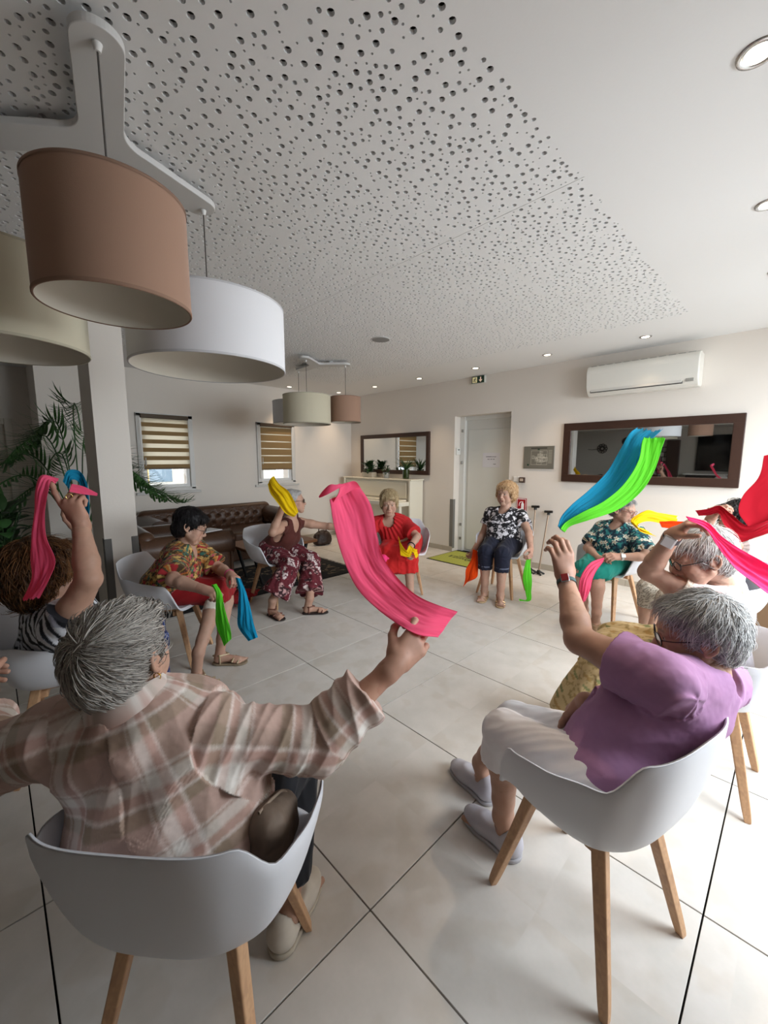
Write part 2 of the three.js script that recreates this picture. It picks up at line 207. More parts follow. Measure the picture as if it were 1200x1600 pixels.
// the two small windows with day-and-night blinds
const blindM = MAT(0x9a7d52, 0.85, { transmission: 0.12, thickness: 0, side: THREE.DoubleSide }), sheerM = MAT(0xf4efe2, 0.9, { transmission: 0.75, thickness: 0 });
[[W1, 1, 1.31, 6, 0.056], [W2, 2, 1.27, 6, 0.016]].forEach(([w, k, bot, n, slit]) => {
  const [a, b, y0, y1] = w, z = ZW + 0.012;
  const f = struct('window_' + k, [rb(a - 0.05, y0 - 0.02, ZW - 0.06, a + 0.012, y1 + 0.04, z + 0.02, 0.006), rb(b - 0.012, y0 - 0.02, ZW - 0.06, b + 0.05, y1 + 0.04, z + 0.02, 0.006), rb(a - 0.05, y1 - 0.01, ZW - 0.06, b + 0.05, y1 + 0.045, z + 0.02, 0.006), rb(a - 0.05, y0 - 0.04, ZW - 0.06, b + 0.05, y0 + 0.012, z + 0.02, 0.006)], frameM);
  struct('sash', [rb(a + 0.012, y0 + 0.012, ZW - 0.05, a + 0.055, y1, ZW - 0.005, 0.005), rb(b - 0.055, y0 + 0.012, ZW - 0.05, b - 0.012, y1, ZW - 0.005, 0.005), rb(a + 0.05, y1 - 0.045, ZW - 0.05, b - 0.05, y1, ZW - 0.005, 0.005), rb(a + 0.05, y0 + 0.012, ZW - 0.05, b - 0.05, y0 + 0.055, ZW - 0.005, 0.005)], MAT(0xe6e5e2, 0.4), f);
  struct('pane', bx(a + 0.05, y0 + 0.05, ZW - 0.03, b - 0.05, y1 - 0.04, ZW - 0.026), MAT(0xffffff, 0.02, { transmission: 1, thickness: 0 }), f);
  struct('window_sill', rb(a - 0.1, y0 - 0.075, ZW - 0.05, b + 0.12, y0 - 0.04, ZW + 0.035, 0.006), MAT(0xc9c7c3, 0.5), f);
  struct('window_handle', [rb(a + 0.022, (y0 + y1) / 2 - 0.22, ZW - 0.005, a + 0.045, (y0 + y1) / 2 - 0.12, ZW + 0.02, 0.004), bar(V(a + 0.034, (y0 + y1) / 2 - 0.17, ZW + 0.03), V(a + 0.034, (y0 + y1) / 2 - 0.06, ZW + 0.03), 0.008)], MAT(0xb9b7b3, 0.4), f);
  const t = thing('window_blind', k === 1 ? 'tan striped day and night blind with wide open slits, left window' : 'tan day and night blind nearly shut, on the window near the corner', 'blind', [0, 0, 0], 0, 'striped window blinds');
  const zb = ZW + 0.028, L = a + 0.01, R = b - 0.02, top = y1 + 0.005;
  part('roller_cassette', [rb(L - 0.01, top - 0.03, zb - 0.012, R + 0.01, top + 0.025, zb + 0.03, 0.01)], MAT(0x4d3c28, 0.6), t);
  const H = (top - 0.03 - bot) / n;
  for (let i = 0; i < n; i++) { const yy = bot + i * H; part('slat', bx(L, yy, zb + 0.004, R, yy + H - slit, zb + 0.0065), blindM, t); if (slit > 0.01 && i < n) part('sheer_band', bx(L, yy + H - slit - 0.01, zb - 0.001, R, yy + H + 0.005, zb + 0.0005), sheerM, t); }
  part('bottom_bar', rb(L, bot - 0.012, zb - 0.002, R, bot + 0.01, zb + 0.012, 0.004), MAT(0x6b5436, 0.6), t);
  part('bead_chain', tube([V(L - 0.025, top, zb + 0.02), V(L - 0.025, bot, zb + 0.02), V(L - 0.035, bot - 0.15, zb + 0.02), V(L - 0.042, bot, zb + 0.02), V(L - 0.042, top, zb + 0.02)], 0.003, 30, 5), MAT(0xdedbd4, 0.5), t);
});
// outside the small windows
{
  struct('ground', bx(-14, -0.6, -40, 24, -0.5, ZB - 0.4), MAT(0xb9b3a8, 0.95));
  struct('ground_1', bx(-14, -0.6, ZF + 0.5, 24, -0.15, 14), MAT(0xb4b0a8, 0.95));
  const v = thing('parked_van', 'yellow and white van parked outside the left window', 'van', [2.1, -0.5, -14.2]);
  part('van_body', [rb(-1.1, 0.35, -0.9, 1.3, 1.95, 0.9, 0.18, 3), rb(-1.9, 0.35, -0.9, -1.0, 1.15, 0.9, 0.2, 3)], MAT(0xd8b021, 0.4), v); part('van_window', [rb(-0.6, 1.2, 0.89, 0.0, 1.7, 0.92, 0.03), rb(0.2, 1.2, 0.89, 0.9, 1.7, 0.92, 0.03)], MAT(0x30343a, 0.1), v);
  for (const x of [-1.2, 0.8]) part('wheel', cyl(0.33, 0.33, 0.2, 0, 0, 0, 20).rotateX(Math.PI / 2).translate(x, 0.33, 0.75), blackM, v);
  const b = thing('building', 'pale low building with grey roof beyond the window', 'building', [4.5, -0.5, -24]);
  part('wall', bx(-6, 0, -3, 9, 2.2, 0), MAT(0xd6d2c8, 0.9), b); part('roof', rb(-6.3, 2.2, -3.3, 9.3, 2.5, 0.4, 0.04), MAT(0x8f9aa5, 0.7), b); for (let i = 0; i < 6; i++) part('window', rb(-5 + i * 2.2, 0.7, -0.02, -3.9 + i * 2.2, 1.7, 0.03, 0.02), MAT(0x7d93a3, 0.15), b);
  const dk = thing('garden_screen', 'dark boards standing outside the corner window', 'screen', [3.55, -0.5, -8.6]); for (let i = 0; i < 5; i++) part('board', rb(-0.55 + i * 0.16, 0, -0.02, -0.4 + i * 0.16, 2.0, 0.02, 0.01), MAT(0x24242a, 0.8), dk);
}
// wall mirrors
const mirM = new THREE.MeshPhysicalMaterial({ color: 0xd8dcdc, roughness: 0.015, metalness: 1 });
const darkWood = dtex(256, (u, v) => { const n = tn(u, v, 3, 2), g = 0.5 + 0.3 * Math.sin(v * 160 + n * 8) * 0.4 + n * 0.2; return [0.20 + g * 0.06, 0.12 + g * 0.045, 0.085 + g * 0.035]; });
const darkWoodM = MAT(0xffffff, 0.42, { map: darkWood });
function mirror(label, z0, z1, y0, y1, w) {
  const t = thing('wall_mirror', label, 'mirror'), x = XW - 0.035;
  const q = (g) => boxUV(g, 3);
  part('frame', [rb(x, y1 - w, z0, XW, y1, z1, 0.006), rb(x, y0, z0, XW, y0 + w, z1, 0.006), rb(x, y0 + w - 0.004, z0, XW, y1 - w + 0.004, z0 + w, 0.006), rb(x, y0 + w - 0.004, z1 - w, XW, y1 - w + 0.004, z1, 0.006)].map(q), darkWoodM, t);
  part('mirror_glass', bx(XW - 0.02, y0 + w - 0.006, z0 + w - 0.006, XW - 0.008, y1 - w + 0.006, z1 - w + 0.006), mirM, t);
}
mirror('wide dark brown framed mirror under the air conditioner', -2.07, -0.405, 1.163, 1.862, 0.088);
mirror('dark framed mirror on the wall above the white piano', -5.84, -4.175, 1.177, 1.87, 0.07);
// air conditioner
{
  const t = thing('air_conditioner', 'white wall mounted air conditioner above the wide mirror', 'air conditioner'), z0 = -1.775, z1 = -0.765, x = XW - 0.215, y0 = 2.145, y1 = 2.45;
  const pr = new THREE.Shape(); pr.moveTo(0, 0.03); pr.quadraticCurveTo(0, 0, 0.04, 0); pr.lineTo(0.12, -0.0); pr.quadraticCurveTo(0.19, 0.03, 0.205, 0.1); pr.lineTo(0.215, 0.22); pr.quadraticCurveTo(0.21, 0.29, 0.15, 0.303); pr.lineTo(0, 0.303); pr.closePath();
  part('body', new THREE.ExtrudeGeometry(pr, { depth: z1 - z0 - 0.02, bevelEnabled: true, bevelSize: 0.01, bevelThickness: 0.01, bevelSegments: 3, curveSegments: 8 }).rotateY(-Math.PI).scale(1, 1, 1).translate(XW - 0.011, y0, z1 - 0.01), MAT(0xe3e0d8, 0.25, { clearcoat: 0.3 }), t);
  part('front_panel', rb(x - 0.008, y0 + 0.105, z0 + 0.012, x + 0.02, y1 - 0.035, z1 - 0.05, 0.01, 3), MAT(0xe8e5dd, 0.2, { clearcoat: 0.4 }), t);
  part('top_grille', Array.from({ length: 12 }, (_, i) => rb(XW - 0.19, y1 - 0.002, z0 + 0.03 + i * 0.08, XW - 0.03, y1 + 0.006, z0 + 0.09 + i * 0.08, 0.003, 1)), MAT(0xa6a39c, 0.6), t);
  part('air_flap', rb(x + 0.006, y0 + 0.028, z0 + 0.045, x + 0.022, y0 + 0.095, z1 - 0.13, 0.006), MAT(0xd2cfc8, 0.35), t);
  part('outlet_slot', rb(x + 0.012, y0 + 0.02, z0 + 0.04, x + 0.03, y0 + 0.1, z1 - 0.125, 0.004), MAT(0x3a3835, 0.6), t);
  part('display', [rb(x + 0.002, y0 + 0.03, z1 - 0.1, x + 0.02, y0 + 0.085, z1 - 0.035, 0.004)], MAT(0x9c9992, 0.3), t); part('badge', rb(x - 0.0095, y0 + 0.15, z0 + 0.04, x - 0.007, y0 + 0.156, z0 + 0.2, 0.001, 1), MAT(0x77746e, 0.4), t);
}
// exit sign: running man and arrow
{
  const t = thing('exit_sign', 'green emergency exit sign with running man and down arrow', 'exit sign');
  part('housing', rb(XW - 0.05, 2.49, -3.40, XW, 2.592, -3.19, 0.006), MAT(0xcfcdc6, 0.5), t);
  const tx = ctex(256, 128, (g, w, h) => { g.fillStyle = '#0c2a1c'; g.fillRect(0, 0, w, h); g.fillStyle = '#f2e3b0'; g.fillRect(14, 12, 96, 104); g.strokeStyle = '#123524'; g.fillStyle = '#123524'; g.lineWidth = 11; g.lineCap = 'round'; g.beginPath(); g.arc(72, 30, 10, 0, 7); g.fill(); g.beginPath(); g.moveTo(66, 44); g.lineTo(56, 72); g.moveTo(56, 72); g.lineTo(74, 84); g.lineTo(68, 104); g.moveTo(56, 72); g.lineTo(44, 94); g.lineTo(26, 94); g.moveTo(64, 48); g.lineTo(88, 60); g.moveTo(62, 48); g.lineTo(40, 56); g.lineTo(34, 68); g.stroke(); g.fillStyle = '#ffd9c2'; g.fillRect(170, 18, 22, 56); g.beginPath(); g.moveTo(142, 66); g.lineTo(220, 66); g.lineTo(181, 112); g.fill(); });
  part('sign_face', new THREE.PlaneGeometry(0.2, 0.094).rotateY(-Math.PI / 2).translate(XW - 0.0512, 2.541, -3.295), MAT(0xffffff, 0.4, { map: tx, emissive: 0xffffff, emissiveMap: tx, emissiveIntensity: 0.35 }), t);
}
// evacuation plan, thermostat, alarm boxes, fire sign
{
  const t = thing('evacuation_plan', 'silver framed evacuation plan left of the wide mirror', 'wall plan');
  part('frame', rb(XW - 0.014, 1.312, -2.58, XW, 1.6, -2.178, 0.004), MAT(0x8f8b82, 0.35, { metalness: 0.7 }), t);
  const tx = ctex(256, 184, (g, w, h) => { g.fillStyle = '#7f7b70'; g.fillRect(0, 0, w, h); g.strokeStyle = '#d9d3c4'; g.lineWidth = 2; const r = rngOf(3); g.strokeRect(62, 34, 140, 120); for (let i = 0; i < 26; i++) { g.strokeRect(66 + r() * 100, 38 + r() * 90, 10 + r() * 36, 8 + r() * 26); } g.fillStyle = '#3c3a35'; g.fillRect(60, 8, 140, 8); g.fillStyle = '#2c4a35'; g.fillRect(118, 18, 18, 12); g.beginPath(); g.arc(36, 156, 9, 0, 7); g.fill(); g.fillStyle = '#aaa595'; for (let i = 0; i < 9; i++) g.fillRect(212, 30 + i * 13, 32, 6); });
  part('print', new THREE.PlaneGeometry(0.385, 0.272).rotateY(-Math.PI / 2).translate(XW - 0.0148, 1.456, -2.379), MAT(0xffffff, 0.35, { map: tx, metalness: 0.2 }), t);
  const th = thing('thermostat', 'small white thermostat on the door reveal', 'thermostat'); part('case', rb(XW + 0.03, 1.50, DZ0, XW + 0.13, 1.60, DZ0 + 0.025, 0.006), MAT(0xe6e4de, 0.4), th); part('screen', rb(XW + 0.06, 1.567, DZ0 + 0.024, XW + 0.1, 1.582, DZ0 + 0.027, 0.001, 1), MAT(0x2a2c2a, 0.3), th);
  const a = thing('call_button', 'brown square call point beside the white switch by the door', 'call point'); part('case', rb(XW - 0.035, 1.125, -2.625, XW, 1.195, -2.55, 0.006), MAT(0x3d241a, 0.5), a); part('button_plate', rb(XW - 0.04, 1.143, -2.61, XW - 0.03, 1.18, -2.566, 0.003), MAT(0xb9a998, 0.4), a);
  const s = thing('light_switch', 'white square switch between the door and call point', 'switch'); part('plate', rb(XW - 0.012, 1.13, -2.72, XW, 1.205, -2.64, 0.004), MAT(0xdedbd6, 0.4), s); part('rocker', rb(XW - 0.017, 1.142, -2.71, XW - 0.01, 1.193, -2.65, 0.003), MAT(0xe6e3de, 0.4), s);
  const fx = ctex(128, 160, (g, w, h) => { g.fillStyle = '#a3131d'; g.fillRect(0, 0, w, h); g.strokeStyle = '#fff'; g.lineWidth = 6; g.strokeRect(8, 8, w - 16, h - 16); g.fillStyle = '#fff'; g.beginPath(); g.roundRect(62, 56, 36, 80, 12); g.fill(); g.fillRect(72, 36, 14, 24); g.lineWidth = 8; g.beginPath(); g.moveTo(70, 42); g.quadraticCurveTo(34, 40, 36, 92); g.stroke(); });
  const f = solo('fire_sign', rb(XW - 0.008, 0.735, -2.66, XW, 0.915, -2.515, 0.002, 1), MAT(0xa3131d, 0.5), 'red fire extinguisher sign low on the wall behind the seated woman', 'sign'); part('print', new THREE.PlaneGeometry(0.14, 0.176).rotateY(-Math.PI / 2).translate(XW - 0.0087, 0.825, -2.5875), MAT(0xffffff, 0.5, { map: fx }), f);
}
// recessed downlights, a speaker disc
{
  const spots = [[4.63, -1.166, 'ceiling spot nearest above the air conditioner'], [4.625, -2.12, 'ceiling spot between air conditioner and exit sign'], [4.625, -3.06, 'ceiling spot right of the exit sign, near it'], [4.62, -4.01, 'ceiling spot just left of the exit sign'], [4.62, -4.96, 'ceiling spot above the piano mirror'], [4.56, -5.83, 'ceiling spot in the far corner behind the brown shade'], [3.63, -5.93, 'ceiling spot above the corner window'], [1.70, -0.2, 'large ceiling spot at the top right edge'], [2.68, -0.22, 'ceiling spot half cut by the right edge'], [3.65, -0.22, 'ceiling spot by the glazed front'], [4.55, -0.22, 'ceiling spot in the near right corner']];
  for (const [x, z, lb] of spots) {
    const t = thing('ceiling_spotlight', lb + ', white rim and lit', 'spotlight', [x, HC, z]);
    part('trim_ring', [new THREE.LatheGeometry([[0.036, 0.004], [0.04, -0.006], [0.05, -0.006], [0.053, 0]].map(([a, b]) => new THREE.Vector2(a, b)), 28), cyl(0.036, 0.036, 0.002, 0, 0.0, 0, 20)], chromeM, t);
    part('lamp_lens', cyl(0.034, 0.034, 0.004, 0, -0.0055, 0, 24), MAT(0xffffff, 0.4, { emissive: 0xfff0da, emissiveIntensity: 9 }), t);
    const l = new THREE.SpotLight(0xffe2c0, 5, 0, 0.72, 0.7); l.position.set(x, HC - 0.012, z); l.target.position.set(x, 0, z); l.castShadow = true; l.shadow.radius = 1.5; l.name = 'spot_lamp'; scene.add(l, l.target);
  }
  const s = thing('ceiling_speaker', 'round pale grey speaker flush in the perforated ceiling', 'speaker', [2.874, HC, -2.997]);
  part('rim', new THREE.TorusGeometry(0.085, 0.006, 8, 32).rotateX(Math.PI / 2).translate(0, -0.002, 0), MAT(0xc9c8c6, 0.5), s); part('grille', cyl(0.084, 0.084, 0.008, 0, -0.008, 0, 32), MAT(0x8e8c8a, 0.8), s);
}
// pendant clusters: three-armed canopy with three drum shades
{
  const fab = dtex(128, (u, v) => { const g = 0.5 + 0.16 * Math.sin(u * 128 * Math.PI) * Math.sin(v * 128 * Math.PI) + nz(u * 40, v * 40, 3) * 0.12; return [g, g, g]; }, false);
  const shadeMat = (c) => MAT(c, 0.9, { bumpMap: fab, bumpScale: 0.0006, transmission: 0.12, thickness: 0 }), mats = { brown: shadeMat(0xa5826d), white: shadeMat(0xe6e4e6), cream: shadeMat(0xcfc6ae) }, inM = MAT(0xd9d2c4, 0.85);
  const cluster = (label, where, list) => {
    const c = list.reduce((a, [x, z]) => [a[0] + x / 3, a[1] + z / 3], [0, 0]), y = HC - 0.05;
    const t = thing('lamp_canopy', label, 'lamp mount', [c[0], 0, c[1]]);
    const ang = list.map(([x, z]) => Math.atan2(z - c[1], x - c[0])).sort((a, b) => a - b), len = list.map(([x, z]) => Math.hypot(x - c[0], z - c[1])).reduce((a, b) => a + b) / 3 + 0.05, W = 0.062, P = [];
    const s = new THREE.Shape(); let first = true;
    ang.forEach((a, i) => { const d = new THREE.Vector2(Math.cos(a), Math.sin(a)), n = new THREE.Vector2(-d.y, d.x), nb = ang[(i + 1) % 3] + (i === 2 ? 2 * Math.PI : 0), m = (a + nb) / 2; const at = (u, v) => [d.x * u + n.x * v, d.y * u + n.y * v]; const q = [at(0.12, -W), at(len - W, -W)]; if (first) { s.moveTo(...q[0]); first = false; } else s.lineTo(...q[0]); s.lineTo(...q[1]); const e = at(len - W, 0); s.absarc(e[0], e[1], W, a - Math.PI / 2, a + Math.PI / 2, false); s.lineTo(...at(0.12, W)); s.quadraticCurveTo(Math.cos(m) * 0.06, Math.sin(m) * 0.06, Math.cos(nb) * 0.12 + Math.sin(nb) * W, Math.sin(nb) * 0.12 - Math.cos(nb) * W); });
    part('plate', new THREE.ExtrudeGeometry(s, { depth: 0.018, bevelEnabled: true, bevelSize: 0.003, bevelThickness: 0.003, bevelSegments: 2, curveSegments: 10 }).rotateX(Math.PI / 2).translate(0, y + 0.018, 0), MAT(0xd4d2d0, 0.5), t);
    for (const [x, z] of list) part('standoff', cyl(0.03, 0.03, 0.028, (x - c[0]) * 0.5, y + 0.0215, (z - c[1]) * 0.5, 14), MAT(0xbdbbb9, 0.6), t);
    for (const [x, z, col, r, y0, y1] of list) {
      const l = thing('pendant_lamp', `${{ brown: 'narrow mocha brown', white: 'widest white', cream: 'medium cream' }[col]} drum shade hanging in the ${where}`, 'pendant lamp', [x, 0, z]);
      const H = y1 - y0, m = mats[col];
      const lathe = (pts) => new THREE.LatheGeometry(pts.map(([a, b]) => new THREE.Vector2(a, b)), 96);
      const ug = (g) => { const u = g.attributes.uv; for (let i = 0; i < u.count; i++) u.setXY(i, u.getX(i) * 2 * Math.PI * r / 0.1, u.getY(i) * H / 0.1); return g; };
      part('lamp_shade', ug(lathe([[r, y0], [r, y1]])), new THREE.MeshPhysicalMaterial({ ...{} }).copy(m), l).material = m;
      part('shade_lining', lathe([[r - 0.003, y1 - 0.001], [r - 0.003, y0 + 0.001]]), inM, l);
      part('hem', [lathe([[r - 0.005, y0], [r - 0.001, y0 - 0.002], [r + 0.0015, y0 + 0.001], [r + 0.0015, y0 + 0.008]]), lathe([[r + 0.0015, y1 - 0.008], [r + 0.0015, y1], [r - 0.005, y1 + 0.001]])], MAT(new THREE.Color(m.color).multiplyScalar(0.72), 0.9), l);
      part('top_spider', [0, 1, 2].map((k) => bar(V(0, y1 - 0.012, 0), V(Math.cos(k * 2.094) * (r - 0.003), y1 - 0.012, Math.sin(k * 2.094) * (r - 0.003)), 0.003)), chromeM, l);
      part('lamp_holder', cyl(0.02, 0.02, 0.07, 0, y1 - 0.09, 0, 14), whiteM, l);
      part('cord', bar(V(0, y1 - 0.03, 0), V(0, y - 0.006, 0), 0.0028), MAT(0x55504c, 0.7), l); part('cord_grip', [cyl(0.008, 0.013, 0.02, 0, y - 0.0245, 0, 14)], whiteM, l);
    }
  };
  cluster('white three-armed lamp mount nearest on the perforated ceiling', 'near lamp cluster at top left', [[0.315, -1.429, 'brown', 0.193, 1.873, 2.161], [0.80, -1.986, 'white', 0.337, 1.856, 2.135], [0.075, -2.10, 'cream', 0.27, 1.84, 2.15]]);
  cluster('white three-armed lamp mount far off over the sofas', 'far lamp cluster over the sofas', [[3.189, -3.944, 'brown', 0.182, 1.88, 2.179], [2.962, -4.615, 'white', 0.334, 1.885, 2.167], [2.691, -4.031, 'cream', 0.269, 1.833, 2.156]]);
}
// ---------------------------------------------------------------- white bucket armchairs on wooden legs
const woodTex = dtex(128, (u, v) => { const n = tn(u, v, 2, 4), g = 0.5 + 0.5 * Math.sin(u * 60 + n * 5); return [0.72 + g * 0.05 + n * 0.03, 0.56 + g * 0.045 + n * 0.03, 0.42 + g * 0.035 + n * 0.02]; });
const woodM = MAT(0xffffff, 0.5, { map: woodTex }), shellM = MAT(0xd9dadf, 0.42);
const chairGeo = (() => {
  const nphi = 96, nu = 26, T = 0.0095;
  const rim = (a) => { const d = Math.abs(a) * 180 / Math.PI; const arm = 0.452 + 0.166 * sst(43, 76, d) + 0.050 * sst(76, 114, d); return arm + 0.086 * sst(121, 146, d) + 0.008 * sst(146, 180, d); };
  const plan = (a) => { const s = Math.sin(a), c = Math.cos(a), e = 0.68; const w = 0.28, dz = c > 0 ? 0.215 : 0.262; return [w * Math.sign(s) * Math.abs(s) ** e, dz * Math.sign(c) * Math.abs(c) ** e]; };
  const P = (u, a) => {
    const h = rim(a), [X, Z] = plan(a), front = sst(60, 38, Math.abs(a) * 180 / Math.PI); let k, t;
    if (u < 0.5) { k = u / 0.5 * 0.64; t = 0; } else { const s = (u - 0.5) / 0.5; k = 0.64 + 0.36 * (0.55 * Math.sin(s * Math.PI / 2) + 0.45 * s); t = 0.62 * (1 - Math.cos(s * Math.PI / 2)) + 0.38 * s * s; }
    const kf = front ? k + (u < 0.5 ? u / 0.5 * 0.36 - (u / 0.5) * 0.64 + (u / 0.5) * 0.64 * 0 : 0) * 0 : k;
    const dish = -0.014 * (1 - Math.min(1, u / 0.5) ** 2), y = 0.436 + dish + t * (h - 0.436) - front * 0.02 * sst(0.8, 1, u);
    return V(X * kf, y, Z * kf - 0.012 * t);
  };
  const pos = [], idx = [], ids = [[], []];
  const N = (u, a) => { const e = 1e-3, p = P(Math.max(u, 0.02), a), du = P(Math.max(u, 0.02) + (u > 0.98 ? -e : e), a).sub(p).multiplyScalar(u > 0.98 ? -1 : 1), da = P(Math.max(u, 0.02), a + e).sub(p); return du.cross(da).normalize(); };
  for (const side of [0, 1]) for (let i = 0; i <= nu; i++) { ids[side].push([]); for (let j = 0; j < nphi; j++) { const u = i / nu, a = -Math.PI + 2 * Math.PI * j / nphi; const p = P(u, a); if (side) { const n = N(u, a); if (n.y < 0 && u < 0.6) n.negate(); p.addScaledVector(u < 0.06 ? V(0, 1, 0) : n, -T * (1 - 0.25 * sst(0.96, 1, u))); } ids[side][i].push(pos.length / 3); pos.push(p.x, p.y, p.z); } }
  for (const side of [0, 1]) for (let i = 0; i < nu; i++) for (let j = 0; j < nphi; j++) { const a = ids[side][i][j], b = ids[side][i + 1][j], c = ids[side][i + 1][(j + 1) % nphi], d = ids[side][i][(j + 1) % nphi]; if (side) idx.push(a, c, b, a, d, c); else idx.push(a, b, c, a, c, d); }
  for (let j = 0; j < nphi; j++) { const a = ids[0][nu][j], b = ids[1][nu][j], c = ids[1][nu][(j + 1) % nphi], d = ids[0][nu][(j + 1) % nphi]; idx.push(a, b, c, a, c, d); }
  const g = new THREE.BufferGeometry(); g.setAttribute('position', new THREE.Float32BufferAttribute(pos, 3)); g.setIndex(idx); g.computeVertexNormals(); return g;
})();
const legGeo = (a, b) => { const d = b.clone().sub(a), l = d.length(); const g = new RoundedBoxGeometry(1, 1, 1, 2, 0.16), p = g.attributes.position; for (let i = 0; i < p.count; i++) { const t = p.getY(i) + 0.5, w = 0.041 - 0.013 * t; p.setXYZ(i, p.getX(i) * w, t * l, p.getZ(i) * w * 0.82); } g.computeVertexNormals(); boxUV(g, 3); return g.applyQuaternion(new THREE.Quaternion().setFromUnitVectors(V(0, 1, 0), d.normalize())).translate(a.x, a.y, a.z); };
function makeChair() {
  const t = thing('bucket_armchair', '', 'chair', [0, 0, 0], 0, 'white bucket armchairs in the circle');
  part('seat_shell', chairGeo, shellM, t);
  for (const [x, z] of [[1, 1], [-1, 1], [1, -1], [-1, -1]]) part('leg', legGeo(V(x * 0.115, 0.425, z * 0.10 - 0.005), V(x * 0.195, 0.0, z * 0.2)), woodM, t);
  part('seat_frame', [rb(-0.125, 0.392, -0.12, 0.125, 0.422, 0.11, 0.008), rb(-0.13, 0.36, 0.06, 0.13, 0.395, 0.10, 0.006), rb(-0.13, 0.36, -0.11, 0.13, 0.395, -0.07, 0.006)].map((g) => boxUV(g, 3)), woodM, t);
  return t;
}
const chair0 = makeChair(); let chairN = 0;
function chair(x, z, fx, fz, label) { const c = chairN++ ? chair0.clone() : chair0; if (chairN > 1) { c.name = numbered('bucket_armchair'); scene.add(c); c.userData = { ...chair0.userData }; } c.userData.label = label; c.position.set(x, 0, z); c.rotation.set(0, Math.atan2(fx, fz), 0); return c; }
chair(0.305, -0.946, 0.75, -0.66, 'white bucket armchair nearest at left, under the woman in plaid');
chair(0.2, -2.42, 0.98, 0.2, 'white bucket armchair under the woman in the zebra striped top');
chair(0.858, -3.078, 0.78, 0.63, 'white bucket armchair under the black-haired woman in red skirt');
chair(2.014, -3.62, 0.2, 0.98, 'white bucket armchair under the woman in brown tank top');
chair(3.2, -2.98, -0.7, 0.71, 'white bucket armchair under the woman in red dress');
chair(3.905, -2.173, -1, 0.13, 'white bucket armchair under the woman in navy capri trousers');
chair(4.01, -1.15, -0.957, -0.29, 'white bucket armchair under the woman in teal floral blouse');
chair(3.5, -0.36, -0.7, -0.72, 'white bucket armchair hidden behind the two women at right');
chair(2.24, -0.22, 0, -1, 'white bucket armchair under the woman with lace sleeves');
chair(1.249, -0.3675, 0.25, -0.97, 'white bucket armchair nearest at right, under the mauve shirt');
// ---------------------------------------------------------------- upright piano with plants
{
  const m = MAT(0xe9e3d2, 0.25, { clearcoat: 0.6, clearcoatRoughness: 0.1 }), z0 = -5.98, z1 = -4.3, x = 4.62;
  const t = thing('upright_piano', 'white upright piano against the wall under the dark mirror', 'piano');
  part('case', [rb(4.80, 0.03, z0 + 0.04, XW - 0.02, 1.085, z1 - 0.04, 0.006), rb(4.76, 0.0, z0, XW - 0.02, 1.09, z0 + 0.04, 0.012), rb(4.76, 0.0, z1 - 0.04, XW - 0.02, 1.09, z1, 0.012)], m, t);
  part('lid', rb(4.765, 1.088, z0 - 0.015, XW - 0.01, 1.112, z1 + 0.015, 0.01), m, t);
  part('music_panel', rb(4.775, 0.80, z0 + 0.07, 4.80, 1.06, z1 - 0.1, 0.02), MAT(0xe2dbc6, 0.25, { clearcoat: 0.6 }), t);
  const k = new THREE.Shape(); k.moveTo(0, 0.06); k.lineTo(0, z1 - z0 - 0.06); k.lineTo(0.24, z1 - z0 - 0.06); k.lineTo(0.24, 0.06); k.closePath();
  const key = new THREE.Shape(); const W = 0.255, LZ = z1 - z0 - 0.06; key.moveTo(0, 0); key.lineTo(W - 0.08, 0); key.quadraticCurveTo(W, 0, W, 0.1); key.lineTo(W, LZ - 0.1); key.quadraticCurveTo(W, LZ, W - 0.08, LZ); key.lineTo(0, LZ); key.closePath();
  part('key_bed', new THREE.ExtrudeGeometry(key, { depth: 0.05, bevelEnabled: true, bevelSize: 0.008, bevelThickness: 0.008, bevelSegments: 2, curveSegments: 10 }).rotateX(-Math.PI / 2).rotateY(0).scale(-1, 1, -1).rotateY(0).translate(4.79, 0.70, z0 + 0.03), MAT(0xefe9da, 0.25, { clearcoat: 0.6, side: THREE.DoubleSide }), t);
  part('fallboard', rb(4.60, 0.758, z0 + 0.08, 4.785, 0.785, z1 - 0.09, 0.012), m, t);
  for (const z of [z0 + 0.05, z1 - 0.12]) part('leg', rb(4.58, 0, z, 4.64, 0.70, z + 0.06, 0.012), m, t);
  part('toe_rail', rb(4.66, 0.0, z0 + 0.04, 4.8, 0.1, z1 - 0.04, 0.008), m, t);
  for (let i = 0; i < 3; i++) part('pedal', rb(4.56, 0.05, -5.22 + i * 0.07, 4.68, 0.065, -5.19 + i * 0.07, 0.006), MAT(0xc9a64a, 0.3, { metalness: 1 }), t);
}
function leafGeo(L, W, bend, fold = 0.15) { const n = 7, pos = [], idx = []; for (let i = 0; i <= n; i++) { const t = i / n, w = W * Math.sin(Math.PI * Math.min(1, t * 0.94 + 0.06)) ** 0.8 * (1 - 0.25 * t), y = Math.sin(t * bend) / Math.max(bend, 0.01) * L, z = (1 - Math.cos(t * bend)) / Math.max(bend, 0.01) * L; for (const s of [-1, 0, 1]) pos.push(s * w, y + 0 * z, z + (s ? -w * fold : 0)); } for (let i = 0; i < n; i++) for (let s = 0; s < 2; s++) { const a = i * 3 + s; idx.push(a, a + 1, a + 4, a, a + 4, a + 3); } const g = new THREE.BufferGeometry(); g.setAttribute('position', new THREE.Float32BufferAttribute(pos, 3)); g.setIndex(idx); g.computeVertexNormals(); return g; }
const leafM = (c) => MAT(c, 0.5, { side: THREE.DoubleSide, transmission: 0.08, thickness: 0 });
const lm1 = [leafM(0x2c4a25), leafM(0x38602f), leafM(0x233f1a)];
